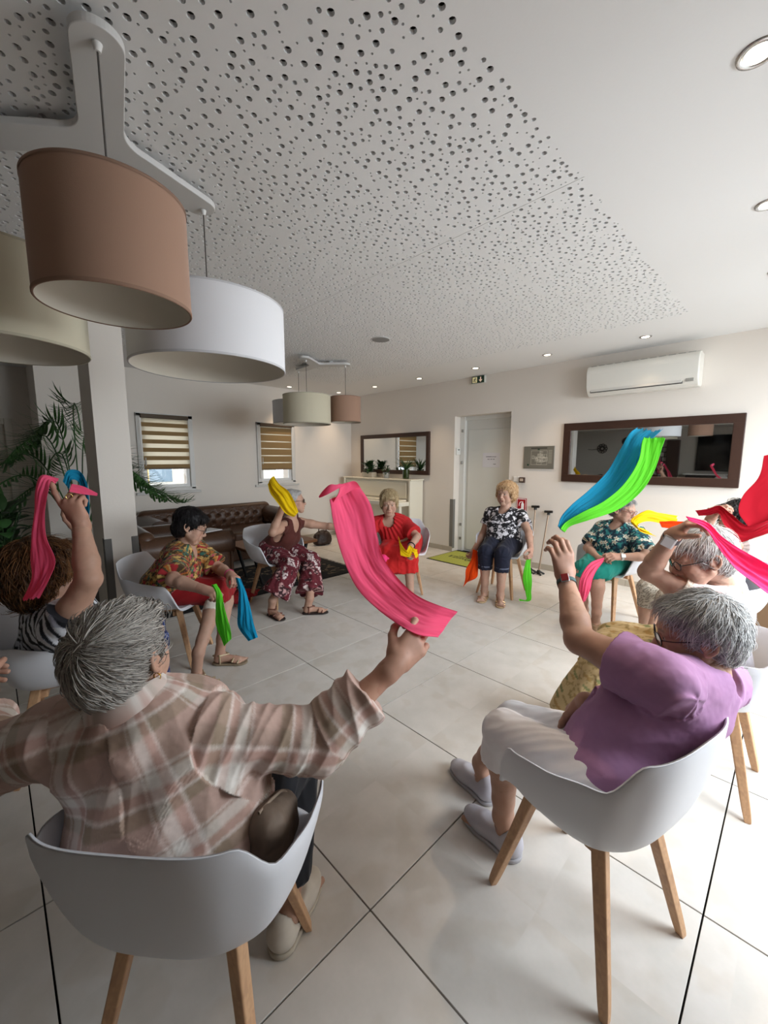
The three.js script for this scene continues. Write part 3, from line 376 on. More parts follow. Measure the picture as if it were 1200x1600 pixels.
function bush(t, r, n, L, W, bend, spread, y0, name = 'leaf', stem = 0) {
  const gs = [leafGeo(L, W, bend), leafGeo(L * 0.8, W * 1.05, bend * 1.2), leafGeo(L * 1.15, W * 0.95, bend * 0.8)];
  for (let i = 0; i < n; i++) { const a = r() * 6.28, tilt = spread * (0.15 + 0.85 * r()), h = y0 + stem * r(); const m = part(name, gs[i % 3], lm1[i % 3], t); m.rotation.order = 'YXZ'; m.rotation.set(tilt, a, (r() - 0.5) * 0.5); const q = stem * 0.45 * r(); m.position.set(Math.sin(a) * q, h, Math.cos(a) * q); }
}
{
  const r = rngOf(12);
  const p1 = thing('potted_plant', 'bushy dark leafy plant at left end of the piano top', 'plant', [4.93, 1.112, -5.45]); part('planter', rb(-0.06, 0, -0.14, 0.06, 0.09, 0.14, 0.01), MAT(0xbdb6a8, 0.5), p1); bush(p1, r, 80, 0.11, 0.032, 0.9, 1.3, 0.08, 'leaf', 0.17); for (const z of [-0.07, 0.09]) part('flower_spike', tube([V(0, 0.1, z), V(0.01, 0.22, z), V(0, 0.30, z + 0.01)], 0.007, 10, 6), lm1[0], p1);
  const p2 = thing('potted_plant', 'small trailing plant in a pale pot in the middle of the piano', 'plant', [4.92, 1.112, -5.0]); part('pot', new THREE.LatheGeometry([[0.0, 0], [0.04, 0], [0.055, 0.05], [0.06, 0.09], [0.054, 0.09], [0.045, 0.05], [0, 0.02]].map(([a, b]) => new THREE.Vector2(a, b)), 24), MAT(0xb9bab8, 0.4), p2); bush(p2, r, 30, 0.075, 0.02, 1.2, 1.6, 0.08, 'leaf', 0.1);
  const p3 = thing('potted_plant', 'spiky plant in a dark green glass vase on the piano', 'plant', [4.9, 1.112, -4.52]); part('vase', new THREE.LatheGeometry([[0, 0], [0.052, 0], [0.056, 0.02], [0.06, 0.155], [0.056, 0.155], [0.05, 0.02], [0, 0.015]].map(([a, b]) => new THREE.Vector2(a, b)), 28), MAT(0x2a3a12, 0.12, { clearcoat: 0.8 }), p3); bush(p3, r, 56, 0.25, 0.009, 0.8, 0.9, 0.13);
}
// ---------------------------------------------------------------- tufted leather sofas
const leather = dtex(256, (u, v) => { const n = tn(u, v, 6, 3) * 0.4 + tn(u, v, 20, 8) * 0.3; return [0.30 + n * 0.10, 0.205 + n * 0.075, 0.145 + n * 0.055]; });
const leatherM = MAT(0xffffff, 0.4, { map: leather, specularIntensity: 0.7 });
function tufted(w, h, d, cols, rows) {        // front face towards +z, buttoned in a diamond pattern, rolled top
  const nx = cols * 12, ny = rows * 12, pos = [], idx = [];
  for (let j = 0; j <= ny; j++) for (let i = 0; i <= nx; i++) { const u = i / nx * cols, v = j / ny * rows; let m = 9; for (let b = Math.floor(v) - 1; b <= v + 2; b++) for (let a = Math.floor(u) - 1; a <= u + 2; a++) { const bu = a + (((b % 2) + 2) % 2 ? 0.5 : 0), dd = Math.hypot((u - bu) * 1.0, (v - b) * 0.95); m = Math.min(m, dd); } const q = Math.abs(((u + v / 2) % 1) - 0.5), s2 = Math.abs(((u - v / 2 + 40) % 1) - 0.5); const seam = Math.min(0.5 - q, 0.5 - s2); const dep = -0.045 * Math.exp(-m * m * 28) - 0.012 * Math.exp(-seam * seam * 900); const edge = sst(0, 0.08, j / ny) * sst(1, 0.9, j / ny); pos.push((i / nx - 0.5) * w, v / rows * h, d + 0.035 * Math.sin(Math.PI * (v / rows)) + dep * edge); }
  for (let j = 0; j < ny; j++) for (let i = 0; i < nx; i++) { const a = j * (nx + 1) + i; idx.push(a, a + 1, a + nx + 2, a, a + nx + 2, a + nx + 1); }
  const g = new THREE.BufferGeometry(); g.setAttribute('position', new THREE.Float32BufferAttribute(pos, 3)); g.setIndex(idx); g.computeVertexNormals(); return boxUV(g, 2);
}
function sofa(label, w, pos, turn) {
  const t = thing('tufted_sofa', label, 'sofa', pos, turn), q = (g) => boxUV(g, 2);
  part('base', q(rb(-w / 2, 0.06, -0.40, w / 2, 0.30, 0.40, 0.03)), leatherM, t);
  const nc = Math.max(1, Math.round((w - 0.5) / 0.62)), cw = (w - 0.5) / nc; for (let i = 0; i < nc; i++) part('seat_cushion', q(rb(-w / 2 + 0.25 + i * cw + 0.004, 0.30, -0.22, -w / 2 + 0.25 + (i + 1) * cw - 0.004, 0.455, 0.42, 0.05, 4)), leatherM, t);
  part('backrest', [q(rb(-w / 2 + 0.05, 0.3, -0.42, w / 2 - 0.05, 0.66, -0.28, 0.05)), tufted(w - 0.42, 0.30, -0.26, Math.round((w - 0.4) / 0.15), 3).translate(0, 0.42, 0), q(new THREE.CapsuleGeometry(0.085, w - 0.3, 6, 20).rotateZ(Math.PI / 2).translate(0, 0.68, -0.34))], leatherM, t);
  for (const s of [-1, 1]) { const x = s * (w / 2 - 0.13);
    const a = part('armrest', [q(rb(x - 0.085, 0.06, -0.40, x + 0.085, 0.58, 0.40, 0.04)), q(cyl(0.125, 0.125, 0.80, 0, 0, 0, 28).rotateX(Math.PI / 2).translate(x, 0.585, -0.40)), tufted(0.62, 0.2, 0, 4, 2).rotateY(-s * Math.PI / 2).translate(x - s * 0.09, 0.42, 0.02)], leatherM, t);
    part('scroll_front', [q(cyl(0.118, 0.128, 0.03, 0, 0, 0, 28).rotateX(Math.PI / 2).translate(x, 0.585, 0.40)), q(rb(x - 0.08, 0.07, 0.39, x + 0.08, 0.5, 0.425, 0.02))], leatherM, a); }
  for (const x of [-1, 1]) for (const z of [-0.33, 0.33]) part('foot', cyl(0.025, 0.035, 0.07, x * (w / 2 - 0.12), 0, z, 12), blackM, t);
  return t;
}
sofa('long brown buttoned leather sofa along the window wall', 2.0, [2.27, 0, -5.62], 0);
sofa('brown leather armchair with rolled arms behind the black-haired woman', 1.0, [1.33, 0.0125, -4.46], Math.PI / 2 - 0.05);
{ const t = thing('tablet', 'white tablet lying on the rolled arm of the leather armchair', 'tablet', [1.5, 0.724, -4.09], 0.3); part('case', rb(-0.13, 0, -0.09, 0.13, 0.009, 0.09, 0.004), MAT(0xd8d8da, 0.3), t); part('screen', rb(-0.115, 0.0085, -0.078, 0.115, 0.0098, 0.078, 0.001, 1), MAT(0x9aa0a6, 0.12), t); }
// coffee table, rug, bags on the floor
{
  const t = thing('coffee_table', 'low coffee table with wooden top and black legs behind the tank top woman', 'table');
  part('table_top', boxUV(rb(1.95, 0.415, -4.72, 2.86, 0.45, -4.12, 0.008), 3), MAT(0xffffff, 0.5, { map: woodTex, color: 0xb89a7c }), t);
  for (const [x, z] of [[2.05, -4.62], [2.76, -4.62], [2.05, -4.22], [2.76, -4.22]]) part('leg', bar(V(x, 0.415, z), V(x + (x > 2.4 ? -0.1 : 0.1), 0.012, z), 0.022, 0.018, 8), blackM, t);
  const rug = dtex(512, (u, v) => { const e = Math.min(u, 1 - u) * 2.45, f = Math.min(v, 1 - v) * 1.45, b = Math.min(e, f); const n = fbm(u * 26, v * 16, 3), m = fbm(u * 50, v * 30, 8); let c = [0.055, 0.05, 0.05]; if (b > 0.13 && b < 0.2) c = n > 0.1 ? [0.42, 0.36, 0.28] : c; else if (b > 0.2) { if (n > 0.28) c = m > 0 ? [0.52, 0.45, 0.36] : [0.34, 0.28, 0.22]; else if (n < -0.62) c = [0.25, 0.08, 0.07]; } const g = nz(u * 300, v * 300, 1) * 0.03; return [c[0] + g, c[1] + g, c[2] + g]; });
  const g = rb(0.8, 0.0005, -5.08, 3.35, 0.011, -3.90, 0.004), p = g.attributes.position, uv = g.attributes.uv; for (let i = 0; i < p.count; i++) uv.setXY(i, (p.getX(i) - 0.8) / 2.55, (p.getZ(i) + 5.08) / 1.18);
  const k = solo('floral_rug', g, MAT(0xffffff, 0.95, { map: rug }), 'black and beige floral rug under the coffee table', 'rug');
  const rr = rngOf(4), fr = []; for (let z = -5.07; z < -3.91; z += 0.014) fr.push(bar(V(3.35, 0.004, z), V(3.39 + rr() * 0.02, 0.003, z + (rr() - 0.5) * 0.02), 0.002, 0.0015, 4)); part('fringe', fr, MAT(0x5a5048, 0.9), k);
}
function bagGeo(w, h, d, seed) { return sdf([ell(V(0, h * 0.45, 0), [w / 2, h * 0.5, d / 2]), ell(V(0, h * 0.2, 0), [w * 0.5, h * 0.24, d * 0.55]), half(V(0, -1, 0), 0.002, [-w, -0.02, -d], [w, 0.0, d], { sub: 1, d: (x, y) => y - 0.001, k: 0.004 })], 0.012, { k: 0.05, disp: (x, y, z) => 0.012 * fbm(x * 14 + seed, y * 14, z * 14) }); }
{
  const b = thing('handbag', 'slouchy dark brown bag on the floor by the far wall', 'bag', [3.95, 0, -5.55]); part('body', bagGeo(0.34, 0.26, 0.2, 2), MAT(0x2e1e17, 0.5), b); part('handle', tube([V(-0.08, 0.2, 0), V(-0.06, 0.34, 0.02), V(0.06, 0.34, 0.02), V(0.08, 0.2, 0)], 0.009, 20, 8), MAT(0x241812, 0.5), b);
  const h = thing('handbag', 'black handbag with long straps beside the woman in red dress', 'bag', [3.78, 0, -3.42], 0.7); part('body', bagGeo(0.30, 0.24, 0.14, 5), MAT(0x121214, 0.45), h); for (const z of [-0.02, 0.02]) part('strap', tube([V(-0.1, 0.2, z), V(-0.08, 0.46, z), V(0, 0.56, z), V(0.08, 0.46, z), V(0.1, 0.2, z)], 0.008, 24, 8), MAT(0x15171c, 0.4), h);
  const g = thing('shopping_bag', 'brown paper carrier bag with dark clothes behind the women at right', 'bag', [4.62, 0, -0.16], 0.2); part('body', [rb(-0.17, 0, -0.1, 0.17, 0.36, 0.1, 0.012)], MAT(0x6b5138, 0.85), g); part('dark_clothes', sdf([ell(V(-0.05, 0.37, 0), [0.12, 0.07, 0.08]), ell(V(0.08, 0.39, 0.01), [0.09, 0.08, 0.08])], 0.012, { disp: (x, y, z) => 0.02 * fbm(x * 20, y * 20, z * 20) }), MAT(0x1a1613, 0.9), g);
}
// doormat with lettering
{
  const t = thing('doormat', 'lime green doormat with black border and lettering before the door', 'doormat');
  part('border', rb(4.46, 0.0005, -3.70, 5.18, 0.006, -2.86, 0.003, 1), MAT(0x17181a, 0.9), t);
  const tx = ctex(256, 384, (g, w, h) => { g.fillStyle = '#a3a84a'; g.fillRect(0, 0, w, h); const r = rngOf(8); for (let i = 0; i < 5000; i++) { g.fillStyle = r() < 0.5 ? 'rgba(60,70,20,.18)' : 'rgba(210,215,130,.15)'; g.fillRect(r() * w, r() * h, 2, 2); } g.save(); g.translate(w * 0.5, h * 0.46); g.rotate(Math.PI / 2); g.fillStyle = '#23260f'; g.font = 'italic bold 74px serif'; g.textAlign = 'center'; g.fillText('village', 0, 20); g.restore(); });
  part('carpet', new THREE.BoxGeometry(0.68, 0.005, 0.80).translate(0, 0, 0).translate(4.82, 0.0055, -3.28), [MAT(0x8f9440, 0.95), MAT(0x8f9440, 0.95), MAT(0xffffff, 0.95, { map: tx }), MAT(0x8f9440, 0.95), MAT(0x8f9440, 0.95), MAT(0x8f9440, 0.95)], t);
}
// walking sticks leaning on the wall
{
  const c = (label, a, b) => { const t = thing('walking_stick', label, 'cane', [0, 0, 0], 0, 'walking sticks against the wall'); const d = b.clone().sub(a).normalize(); part('shaft', bar(a, b, 0.011, 0.010, 12), MAT(0x9b8672, 0.35, { metalness: 0.5 }), t); part('handle', [bar(b.clone(), b.clone().addScaledVector(d, 0.05), 0.018, 0.02, 12), bar(b.clone().add(V(0, 0.04, -0.05)), b.clone().add(V(0, 0.045, 0.05)), 0.016, 0.016, 10)], blackM, t); part('ferrule_base', [cyl(0.02, 0.02, 0.05, a.x, a.y - 0.02, a.z, 12), ...[[-1, -1], [1, -1], [-1, 1], [1, 1]].map(([p, q]) => bar(a.clone().add(V(0, 0.02, 0)), V(a.x + p * 0.05, 0.006, a.z + q * 0.05), 0.009, 0.012, 8))], blackM, t); };
  c('walking stick leaning nearer the wide mirror, brown shaft', V(4.84, 0.025, -2.19), V(5.06, 0.73, -2.2)); c('walking stick leaning close behind the woman in navy capris', V(4.86, 0.025, -2.31), V(5.06, 0.78, -2.375));
}
// plants by the pillar, far left
{
  const r = rngOf(31), t = thing('palm_plant', 'tall palm with feathery fronds behind the square pillar', 'palm', [0.62, 0, -4.95]);
  part('pot', new THREE.LatheGeometry([[0, 0], [0.14, 0], [0.19, 0.36], [0.17, 0.36], [0.13, 0.05], [0, 0.05]].map(([a, b]) => new THREE.Vector2(a, b)), 28), MAT(0x7f7a72, 0.6), t); part('soil', cyl(0.165, 0.165, 0.02, 0, 0.30, 0, 24), MAT(0x2a2018, 1), t);
  const lg = [leafGeo(0.34, 0.0115, 0.6, 0.25), leafGeo(0.30, 0.011, 0.9, 0.25)], pm = leafM(0x406a33);
  const fr = [[-0.62, 1.48, 0.35], [-0.25, 1.80, 0.1], [0.02, 1.95, 0.25], [0.30, 1.60, 0.3], [0.52, 1.33, 0.18], [0.62, 1.25, 0.5], [-0.5, 1.2, 0.3], [-0.15, 1.5, -0.4], [0.25, 1.7, -0.4], [-0.42, 1.65, 0.4], [0.48, 1.28, 0.55], [0.40, 1.42, 0.42], [-0.7, 1.3, 0.6]];
  for (const [dx, hy, dz] of fr) {
    const c = new THREE.CatmullRomCurve3([V(0, 0.3, 0), V(dx * 0.15, 0.3 + (hy - 0.3) * 0.55, dz * 0.15), V(dx * 0.55, hy, dz * 0.55), V(dx, hy - 0.05 - 0.16 * Math.abs(dx), dz), V(dx * 1.25, hy - 0.25, dz * 1.25)]);
    const f = part('frond_stem', new THREE.TubeGeometry(c, 26, 0.006, 5), lm1[1], t), list = [];
    for (let i = 0; i < 30; i++) { const u = 0.40 + 0.60 * i / 30, p = c.getPoint(u), d = c.getTangent(u), s = V(0, 1, 0).cross(d).normalize(); for (const q of [-1, 1]) { const dir = s.clone().multiplyScalar(q).addScaledVector(d, 0.9).add(V(0, -0.15 - 0.3 * r(), 0)).normalize(); const m = new THREE.Matrix4().lookAt(V(0, 0, 0), V(0, 1, 0).addScaledVector(s, -q * 0.6), dir).setPosition(p); const X = dir.clone().cross(V(0, 1, 0)).normalize(), Z = X.clone().cross(dir).normalize(); m.makeBasis(X, dir, Z).setPosition(p); const sc = Math.sin(Math.PI * (0.15 + 0.8 * i / 30)) * 0.85 + 0.15; list.push(lg[i % 2].clone().scale(1, sc, 1).applyMatrix4(m)); } }
    const l = part('leaflets', list, pm, f); l.userData.kind = 'stuff';
  }
  const s = thing('plant_stand', 'wooden stand holding the white pot at the left edge', 'plant stand', [0.04, 0, -4.2]); part('top', boxUV(rb(-0.2, 0.44, -0.2, 0.2, 0.48, 0.2, 0.01), 3), MAT(0x6a5230, 0.6), s); for (const [x, z] of [[-1, -1], [1, -1], [-1, 1], [1, 1]]) part('leg', rb(x * 0.17 - 0.02, 0, z * 0.17 - 0.02, x * 0.17 + 0.02, 0.44, z * 0.17 + 0.02, 0.005), MAT(0x5d4729, 0.6), s); for (const z of [-0.16, 0.16]) part('side_panel', rb(-0.18, 0.05, z - 0.01, 0.18, 0.42, z + 0.01, 0.004), MAT(0x57431f, 0.6), s);
  const p = thing('potted_rubber_plant', 'dark broad-leaved plant in a white pot at the left edge', 'plant', [0.04, 0.48, -4.2]); part('pot', new THREE.LatheGeometry([[0, 0], [0.10, 0], [0.16, 0.12], [0.155, 0.2], [0.14, 0.2], [0.13, 0.1], [0, 0.05]].map(([a, b]) => new THREE.Vector2(a, b)), 28), MAT(0xcfccc6, 0.4), p); part('soil', cyl(0.14, 0.14, 0.02, 0, 0.16, 0, 20), MAT(0x2a2018, 1), p); for (let i = 0; i < 7; i++) { const a = i * 0.9; part('stem', tube([V(0, 0.17, 0), V(Math.sin(a) * 0.05, 0.35, Math.cos(a) * 0.05), V(Math.sin(a) * 0.12, 0.55, Math.cos(a) * 0.12)], 0.005, 10, 5), lm1[2], p); } bush(p, r, 70, 0.14, 0.042, 0.7, 1.5, 0.25, 'leaf', 0.34);
  const cb = thing('magazine_stack', 'black and white striped magazines beside the white pot', 'magazines', [0.18, 0.48, -3.95]); for (let i = 0; i < 4; i++) part('magazine', rb(-0.1, i * 0.012, -0.07, 0.1, i * 0.012 + 0.01, 0.07, 0.002, 1), MAT(i % 2 ? 0x161616 : 0xd5d2cc, 0.5), cb);
}
// what the wide mirror shows: the wall behind the circle
{
  const t = thing('television', 'black flat television on the wall opposite, seen in the mirror', 'television'); part('housing', rb(XL + 0.02, 1.15, -1.82, XL + 0.07, 2.0, -0.5, 0.008), MAT(0x0a0a0b, 0.4), t); part('screen', rb(XL + 0.068, 1.17, -1.80, XL + 0.073, 1.985, -0.52, 0.002, 1), MAT(0x050506, 0.12), t);
  const c = thing('media_console', 'white low shelf with dark drawers under the television', 'console'); part('top', rb(XL + 0.003, 1.06, -2.0, XL + 0.4, 1.09, -0.2, 0.006), MAT(0xd9d6d0, 0.4), c); for (let i = 0; i < 3; i++) part('drawer', rb(XL + 0.003, 0.75, -1.95 + i * 0.6, XL + 0.38, 1.055, -1.37 + i * 0.6, 0.006), MAT(0x2b1f18, 0.5), c);
  struct('trim_3', boxUV(rb(XL, 0, -2.42, XL + 0.12, 1.9, -2.16, 0.006), 3), darkWoodM);
  const s = thing('lattice_shelf', 'black lattice screen beside the dark post, seen in the mirror', 'screen'); const l = []; for (let y = 0; y < 12; y++) l.push(rb(XL + 0.01, 0.4 + y * 0.12, -2.78, XL + 0.03, 0.415 + y * 0.12, -2.44, 0.002, 1)); for (let y = 0; y < 11; y++) for (let q = 0; q < 3; q++) l.push(rb(XL + 0.01, 0.41 + y * 0.12, -2.77 + q * 0.12 + (y % 2) * 0.05, XL + 0.03, 0.53 + y * 0.12, -2.758 + q * 0.12 + (y % 2) * 0.05, 0.002, 1)); part('lattice', l, blackM, s); part('pink_scarf', sdf([cap(V(XL + 0.06, 1.55, -2.6), V(XL + 0.05, 1.1, -2.55), 0.03, 0.05)], 0.012, { disp: (x, y, z) => 0.012 * fbm(x * 20, y * 9, z * 30) }), MAT(0xb4475f, 0.85), s);
  const k = thing('wall_clock', 'round black clock high on the opposite wall', 'clock'); part('case', cyl(0.11, 0.11, 0.03, 0, 0, 0, 32).rotateZ(Math.PI / 2).translate(XL + 0.03, 1.9, -3.35), blackM, k); part('face', cyl(0.09, 0.09, 0.004, 0, 0, 0, 32).rotateZ(Math.PI / 2).translate(XL + 0.034, 1.9, -3.35), MAT(0x2b2b2d, 0.5), k);
  const o = thing('wall_ornament', 'dark metal flower ornament on the opposite wall', 'ornament'); const pet = []; for (let i = 0; i < 9; i++) { const a = i * 0.698; pet.push(new THREE.TorusGeometry(0.045, 0.009, 6, 14).rotateY(Math.PI / 2).translate(XL + 0.015, 1.72 + 0.085 * Math.sin(a), -3.95 + 0.085 * Math.cos(a))); } pet.push(new THREE.TorusGeometry(0.05, 0.014, 6, 18).rotateY(Math.PI / 2).translate(XL + 0.015, 1.72, -3.95), tube([V(XL + 0.015, 1.72, -4.05), V(XL + 0.015, 1.69, -4.2), V(XL + 0.015, 1.7, -4.32)], 0.008)); part('petals', pet, MAT(0x3a3029, 0.5), o);
  const b = struct('trim_4', wu(bx(XL, 2.18, -6.0, XL + 0.8, HC, 0.2)), wallM);
}
// ---------------------------------------------------------------- people
const SK = { fair: [0.46, 0.275, 0.20], tan: [0.46, 0.27, 0.192], deep: [0.30, 0.15, 0.095] };
const skinM = VC(0.5, { specularIntensity: 0.5, sheen: 0.15, sheenRoughness: 0.5, sheenColor: new THREE.Color(0.9, 0.6, 0.5) }), clothM = VC(0.9, { sheen: 0.25, sheenRoughness: 0.6, sheenColor: new THREE.Color(1, 1, 1) }), hairM = VC(0.55, { specularIntensity: 0.6 });
const skinCol = (base) => (x, y, z) => { const n = fbm(x * 18, y * 18, z * 18), m = nz(x * 90, y * 90, z * 90), s = sst(0.42, 0.62, nz(x * 55 + 9, y * 55, z * 55)) * 0.28 * sst(-0.1, 0.4, nz(x * 7, y * 7, z * 7)); const k = 1 + n * 0.07 + m * 0.05 - s; return [base[0] * k, base[1] * (k - n * 0.04 - s * 0.15), base[2] * (k - n * 0.05 - s * 0.2)]; };
function frame(F, up = V(0, 1, 0)) { const f = F.clone().normalize(), r = f.clone().cross(up).normalize(), u = r.clone().cross(f).normalize(); return { f, r, u }; }
// hand: prims from the wrist; dir along the palm, nrm out of the palm, side +1 right / -1 left
function handPrims(w, dir, nrm, side, curl, s = 1, spread = 0.06) {
  const Y = dir.clone().normalize(), Z = nrm.clone().addScaledVector(Y, -nrm.dot(Y)).normalize(), X = Y.clone().cross(Z).multiplyScalar(side), P = [];
  const at = (x, y, z) => w.clone().addScaledVector(X, x * s).addScaledVector(Y, y * s).addScaledVector(Z, z * s);
  const kx = [0.031, 0.0105, -0.0105, -0.030], ky = [0.083, 0.087, 0.083, 0.075], len = [[0.040, 0.024, 0.020], [0.044, 0.027, 0.021], [0.041, 0.025, 0.020], [0.031, 0.019, 0.018]], R = [0.0098, 0.010, 0.0095, 0.0085];
  P.push(cap(at(0, -0.02, 0), at(0, 0.02, 0), 0.025 * s, 0.024 * s, { k: 0.02 }), cap(at(0.018, 0.02, 0.002), at(0.026, 0.074, 0), 0.016 * s, 0.0135 * s, { k: 0.014 }), cap(at(0.004, 0.02, 0), at(0.009, 0.08, -0.001), 0.016 * s, 0.0135 * s, { k: 0.014 }), cap(at(-0.008, 0.02, 0), at(-0.01, 0.076, -0.001), 0.016 * s, 0.013 * s, { k: 0.014 }), cap(at(-0.018, 0.02, 0.002), at(-0.026, 0.068, 0.001), 0.0155 * s, 0.012 * s, { k: 0.014 }), ell(at(0.022, 0.032, 0.010), [0.016 * s, 0.026 * s, 0.014 * s], [X, Y, Z], { k: 0.012 }));
  for (let i = 0; i < 4; i++) {
    let p = at(kx[i], ky[i], 0), a = 0; const sp = (1.5 - i) * spread, c = curl[i] ?? curl[0]; let dir2;
    for (let j = 0; j < 3; j++) { a += (Array.isArray(c) ? c[j] : c * [1, 1.1, 0.75][j]); dir2 = Y.clone().multiplyScalar(Math.cos(a)).addScaledVector(Z, Math.sin(a)).addScaledVector(X, sp * Math.cos(a)).normalize(); const q = p.clone().addScaledVector(dir2, len[i][j] * s); P.push(cap(p, q, R[i] * s * (1 - j * 0.08), R[i] * s * (0.93 - j * 0.09), { k: j ? 0.004 : 0.006 })); if (j < 2) P.push(cap(q, q, R[i] * s * 0.97, R[i] * s * 0.97, { k: 0.004 })); p = q; }
  }
  const tc = curl[4] ?? 0.5, t0 = at(0.026, 0.022, 0.006), d1 = X.clone().multiplyScalar(0.72 - tc * 0.35).addScaledVector(Y, 0.72).addScaledVector(Z, 0.25 + tc * 0.55).normalize(), t1 = t0.clone().addScaledVector(d1, 0.042 * s), d2 = d1.clone().addScaledVector(X, -0.55 * tc).addScaledVector(Y, 0.15).addScaledVector(Z, 0.25 * tc).normalize(), t2 = t1.clone().addScaledVector(d2, 0.031 * s), d3 = d2.clone().addScaledVector(X, -0.5 * tc).normalize(), t3 = t2.clone().addScaledVector(d3, 0.024 * s);
  P.push(cap(t0, t1, 0.0135 * s, 0.0115 * s, { k: 0.012 }), cap(t1, t2, 0.0112 * s, 0.0102 * s, { k: 0.004 }), cap(t2, t3, 0.0105 * s, 0.0085 * s, { k: 0.004 }));
  return P;
}
// head in its own axes: x = the person's left, y up, z out of the face; origin between the ears
function headPrims(o) {
  const P = [], e = (x, y, z, a, b, c, k) => P.push(ell(V(x, y, z), [a, b, c], null, { k })), S = (x, y, z, a, b, c, k) => P.push(ell(V(x, y, z), [a, b, c], null, { k, sub: 1 }));
  const w = o.wide ?? 1;
  e(0, 0.035, -0.018, 0.074 * w, 0.088, 0.094, 0.02); e(0, 0.022, 0.035, 0.062 * w, 0.066, 0.056, 0.03); e(0, -0.045, 0.04, 0.052 * w, 0.062, 0.05, 0.03);
  for (const s of [-1, 1]) P.push(cap(V(s * 0.056 * w, -0.045, 0.005), V(s * 0.018, -0.098, 0.066), 0.019, 0.017, { k: 0.03 }));
  e(0, -0.101, 0.073, 0.02, 0.016, 0.017, 0.018);
  for (const s of [-1, 1]) { e(s * 0.039 * w, -0.024, 0.064, 0.022, 0.02, 0.02, 0.025); e(s * 0.044 * w, -0.055, 0.05, 0.025, 0.03, 0.025, 0.025); S(s * 0.031, 0.006, 0.101, 0.021, 0.013, 0.017, 0.016); P.push(cap(V(s * 0.046, 0.026, 0.077), V(s * 0.014, 0.024, 0.092), 0.008, 0.008, { k: 0.014 })); e(s * 0.031, 0.003, 0.0785, 0.0145, 0.0125, 0.0125, 0.004); e(s * 0.031, 0.0125, 0.083, 0.0165, 0.0048, 0.009, 0.004); e(s * 0.031, -0.009, 0.0815, 0.0155, 0.0045, 0.008, 0.005); S(s * 0.031, 0.003, 0.0935, 0.0115, 0.0038, 0.006, 0.002); }
  P.push(cap(V(0, 0.012, 0.086), V(0, -0.028, 0.108), 0.0085, 0.0118, { k: 0.014 })); e(0, -0.033, 0.110, 0.0125, 0.010, 0.010, 0.008);
  for (const s of [-1, 1]) { e(s * 0.0125, -0.037, 0.099, 0.0075, 0.0075, 0.0095, 0.006); S(s * 0.006, -0.045, 0.103, 0.0032, 0.004, 0.0042, 0.002); P.push(cap(V(s * 0.022, -0.034, 0.095), V(s * 0.034, -0.07, 0.080), 0.0012, 0.0012, { k: 0.006, sub: 1 })); P.push(cap(V(s * 0.028, -0.075, 0.083), V(s * 0.032, -0.10, 0.072), 0.0015, 0.0015, { k: 0.007, sub: 1 })); }
  e(0, -0.062, 0.088, 0.026, 0.022, 0.013, 0.014);
  P.push(cap(V(-0.021, -0.0665, 0.0895), V(0, -0.060, 0.0995), 0.0042, 0.0055, { k: 0.006 }), cap(V(0.021, -0.0665, 0.0895), V(0, -0.060, 0.0995), 0.0042, 0.0055, { k: 0.006 }), cap(V(-0.018, -0.073, 0.0895), V(0.018, -0.073, 0.0895), 0.005, 0.005, { k: 0.006 }), cap(V(0, -0.0745, 0.096), V(0, -0.0745, 0.096), 0.0055, 0.0055, { k: 0.008 }));
  if (o.smile) S(0, -0.0685, 0.099, 0.018, 0.0045, 0.008, 0.003); else P.push(cap(V(-0.024, -0.0685, 0.091), V(0.024, -0.0685, 0.091), 0.0012, 0.0012, { k: 0.004, sub: 1 }), cap(V(-0.012, -0.067, 0.1015), V(0.012, -0.067, 0.1015), 0.0016, 0.0016, { k: 0.004, sub: 1 }));
  for (const s of [-1, 1]) {        // ears: rim, bowl, lobe
    const ex = s * 0.0745 * w, pt = (a, r) => V(ex + s * (0.012 + 0.004 * Math.cos(a)), 0.0 + r * 1.42 * Math.sin(a), -0.012 - r * Math.cos(a) * 0.95 - 0.006 * Math.sin(a));
    e(ex + s * 0.004, -0.002, -0.008, 0.009, 0.026, 0.016, 0.008);
    for (let i = 0; i < 9; i++) { const a0 = -1.9 + i * 0.48, a1 = a0 + 0.48; P.push(cap(pt(a0, 0.0185), pt(a1, 0.0185), 0.0042, 0.0042, { k: 0.004 })); }
    e(ex + s * 0.009, -0.026, -0.004, 0.006, 0.009, 0.008, 0.006); S(ex + s * 0.016, 0.0, -0.010, 0.007, 0.014, 0.009, 0.004); e(ex + s * 0.008, -0.004, 0.005, 0.004, 0.007, 0.004, 0.003);
  }
  return P;
}
const HAIR = {
  short: (w) => [ell(V(0, 0.042, -0.024), [0.086 * w, 0.092, 0.101]), ell(V(0, 0.0, -0.06), [0.073 * w, 0.085, 0.064]), ell(V(0, 0.085, 0.045), [0.062 * w, 0.03, 0.045])],
  full: (w) => [ell(V(0, 0.05, -0.026), [0.102 * w, 0.096, 0.112]), ell(V(0, 0.0, -0.045), [0.100 * w, 0.105, 0.075]), ell(V(0, 0.082, 0.055), [0.078, 0.036, 0.05]), ell(V(0.082 * w, 0.0, 0.015), [0.02, 0.05, 0.035]), ell(V(-0.082 * w, 0.0, 0.015), [0.02, 0.05, 0.035])],
  bouffant: (w) => [ell(V(0, 0.045, -0.03), [0.122 * w, 0.112, 0.125]), ell(V(0, -0.03, -0.055), [0.112 * w, 0.105, 0.09]), ell(V(0, 0.09, 0.055), [0.085, 0.04, 0.05])],
  bob: (w) => [ell(V(0, 0.045, -0.024), [0.094 * w, 0.093, 0.106]), ell(V(0, -0.02, -0.045), [0.09 * w, 0.09, 0.075]), ell(V(0, 0.075, 0.058), [0.07, 0.036, 0.043])],
};
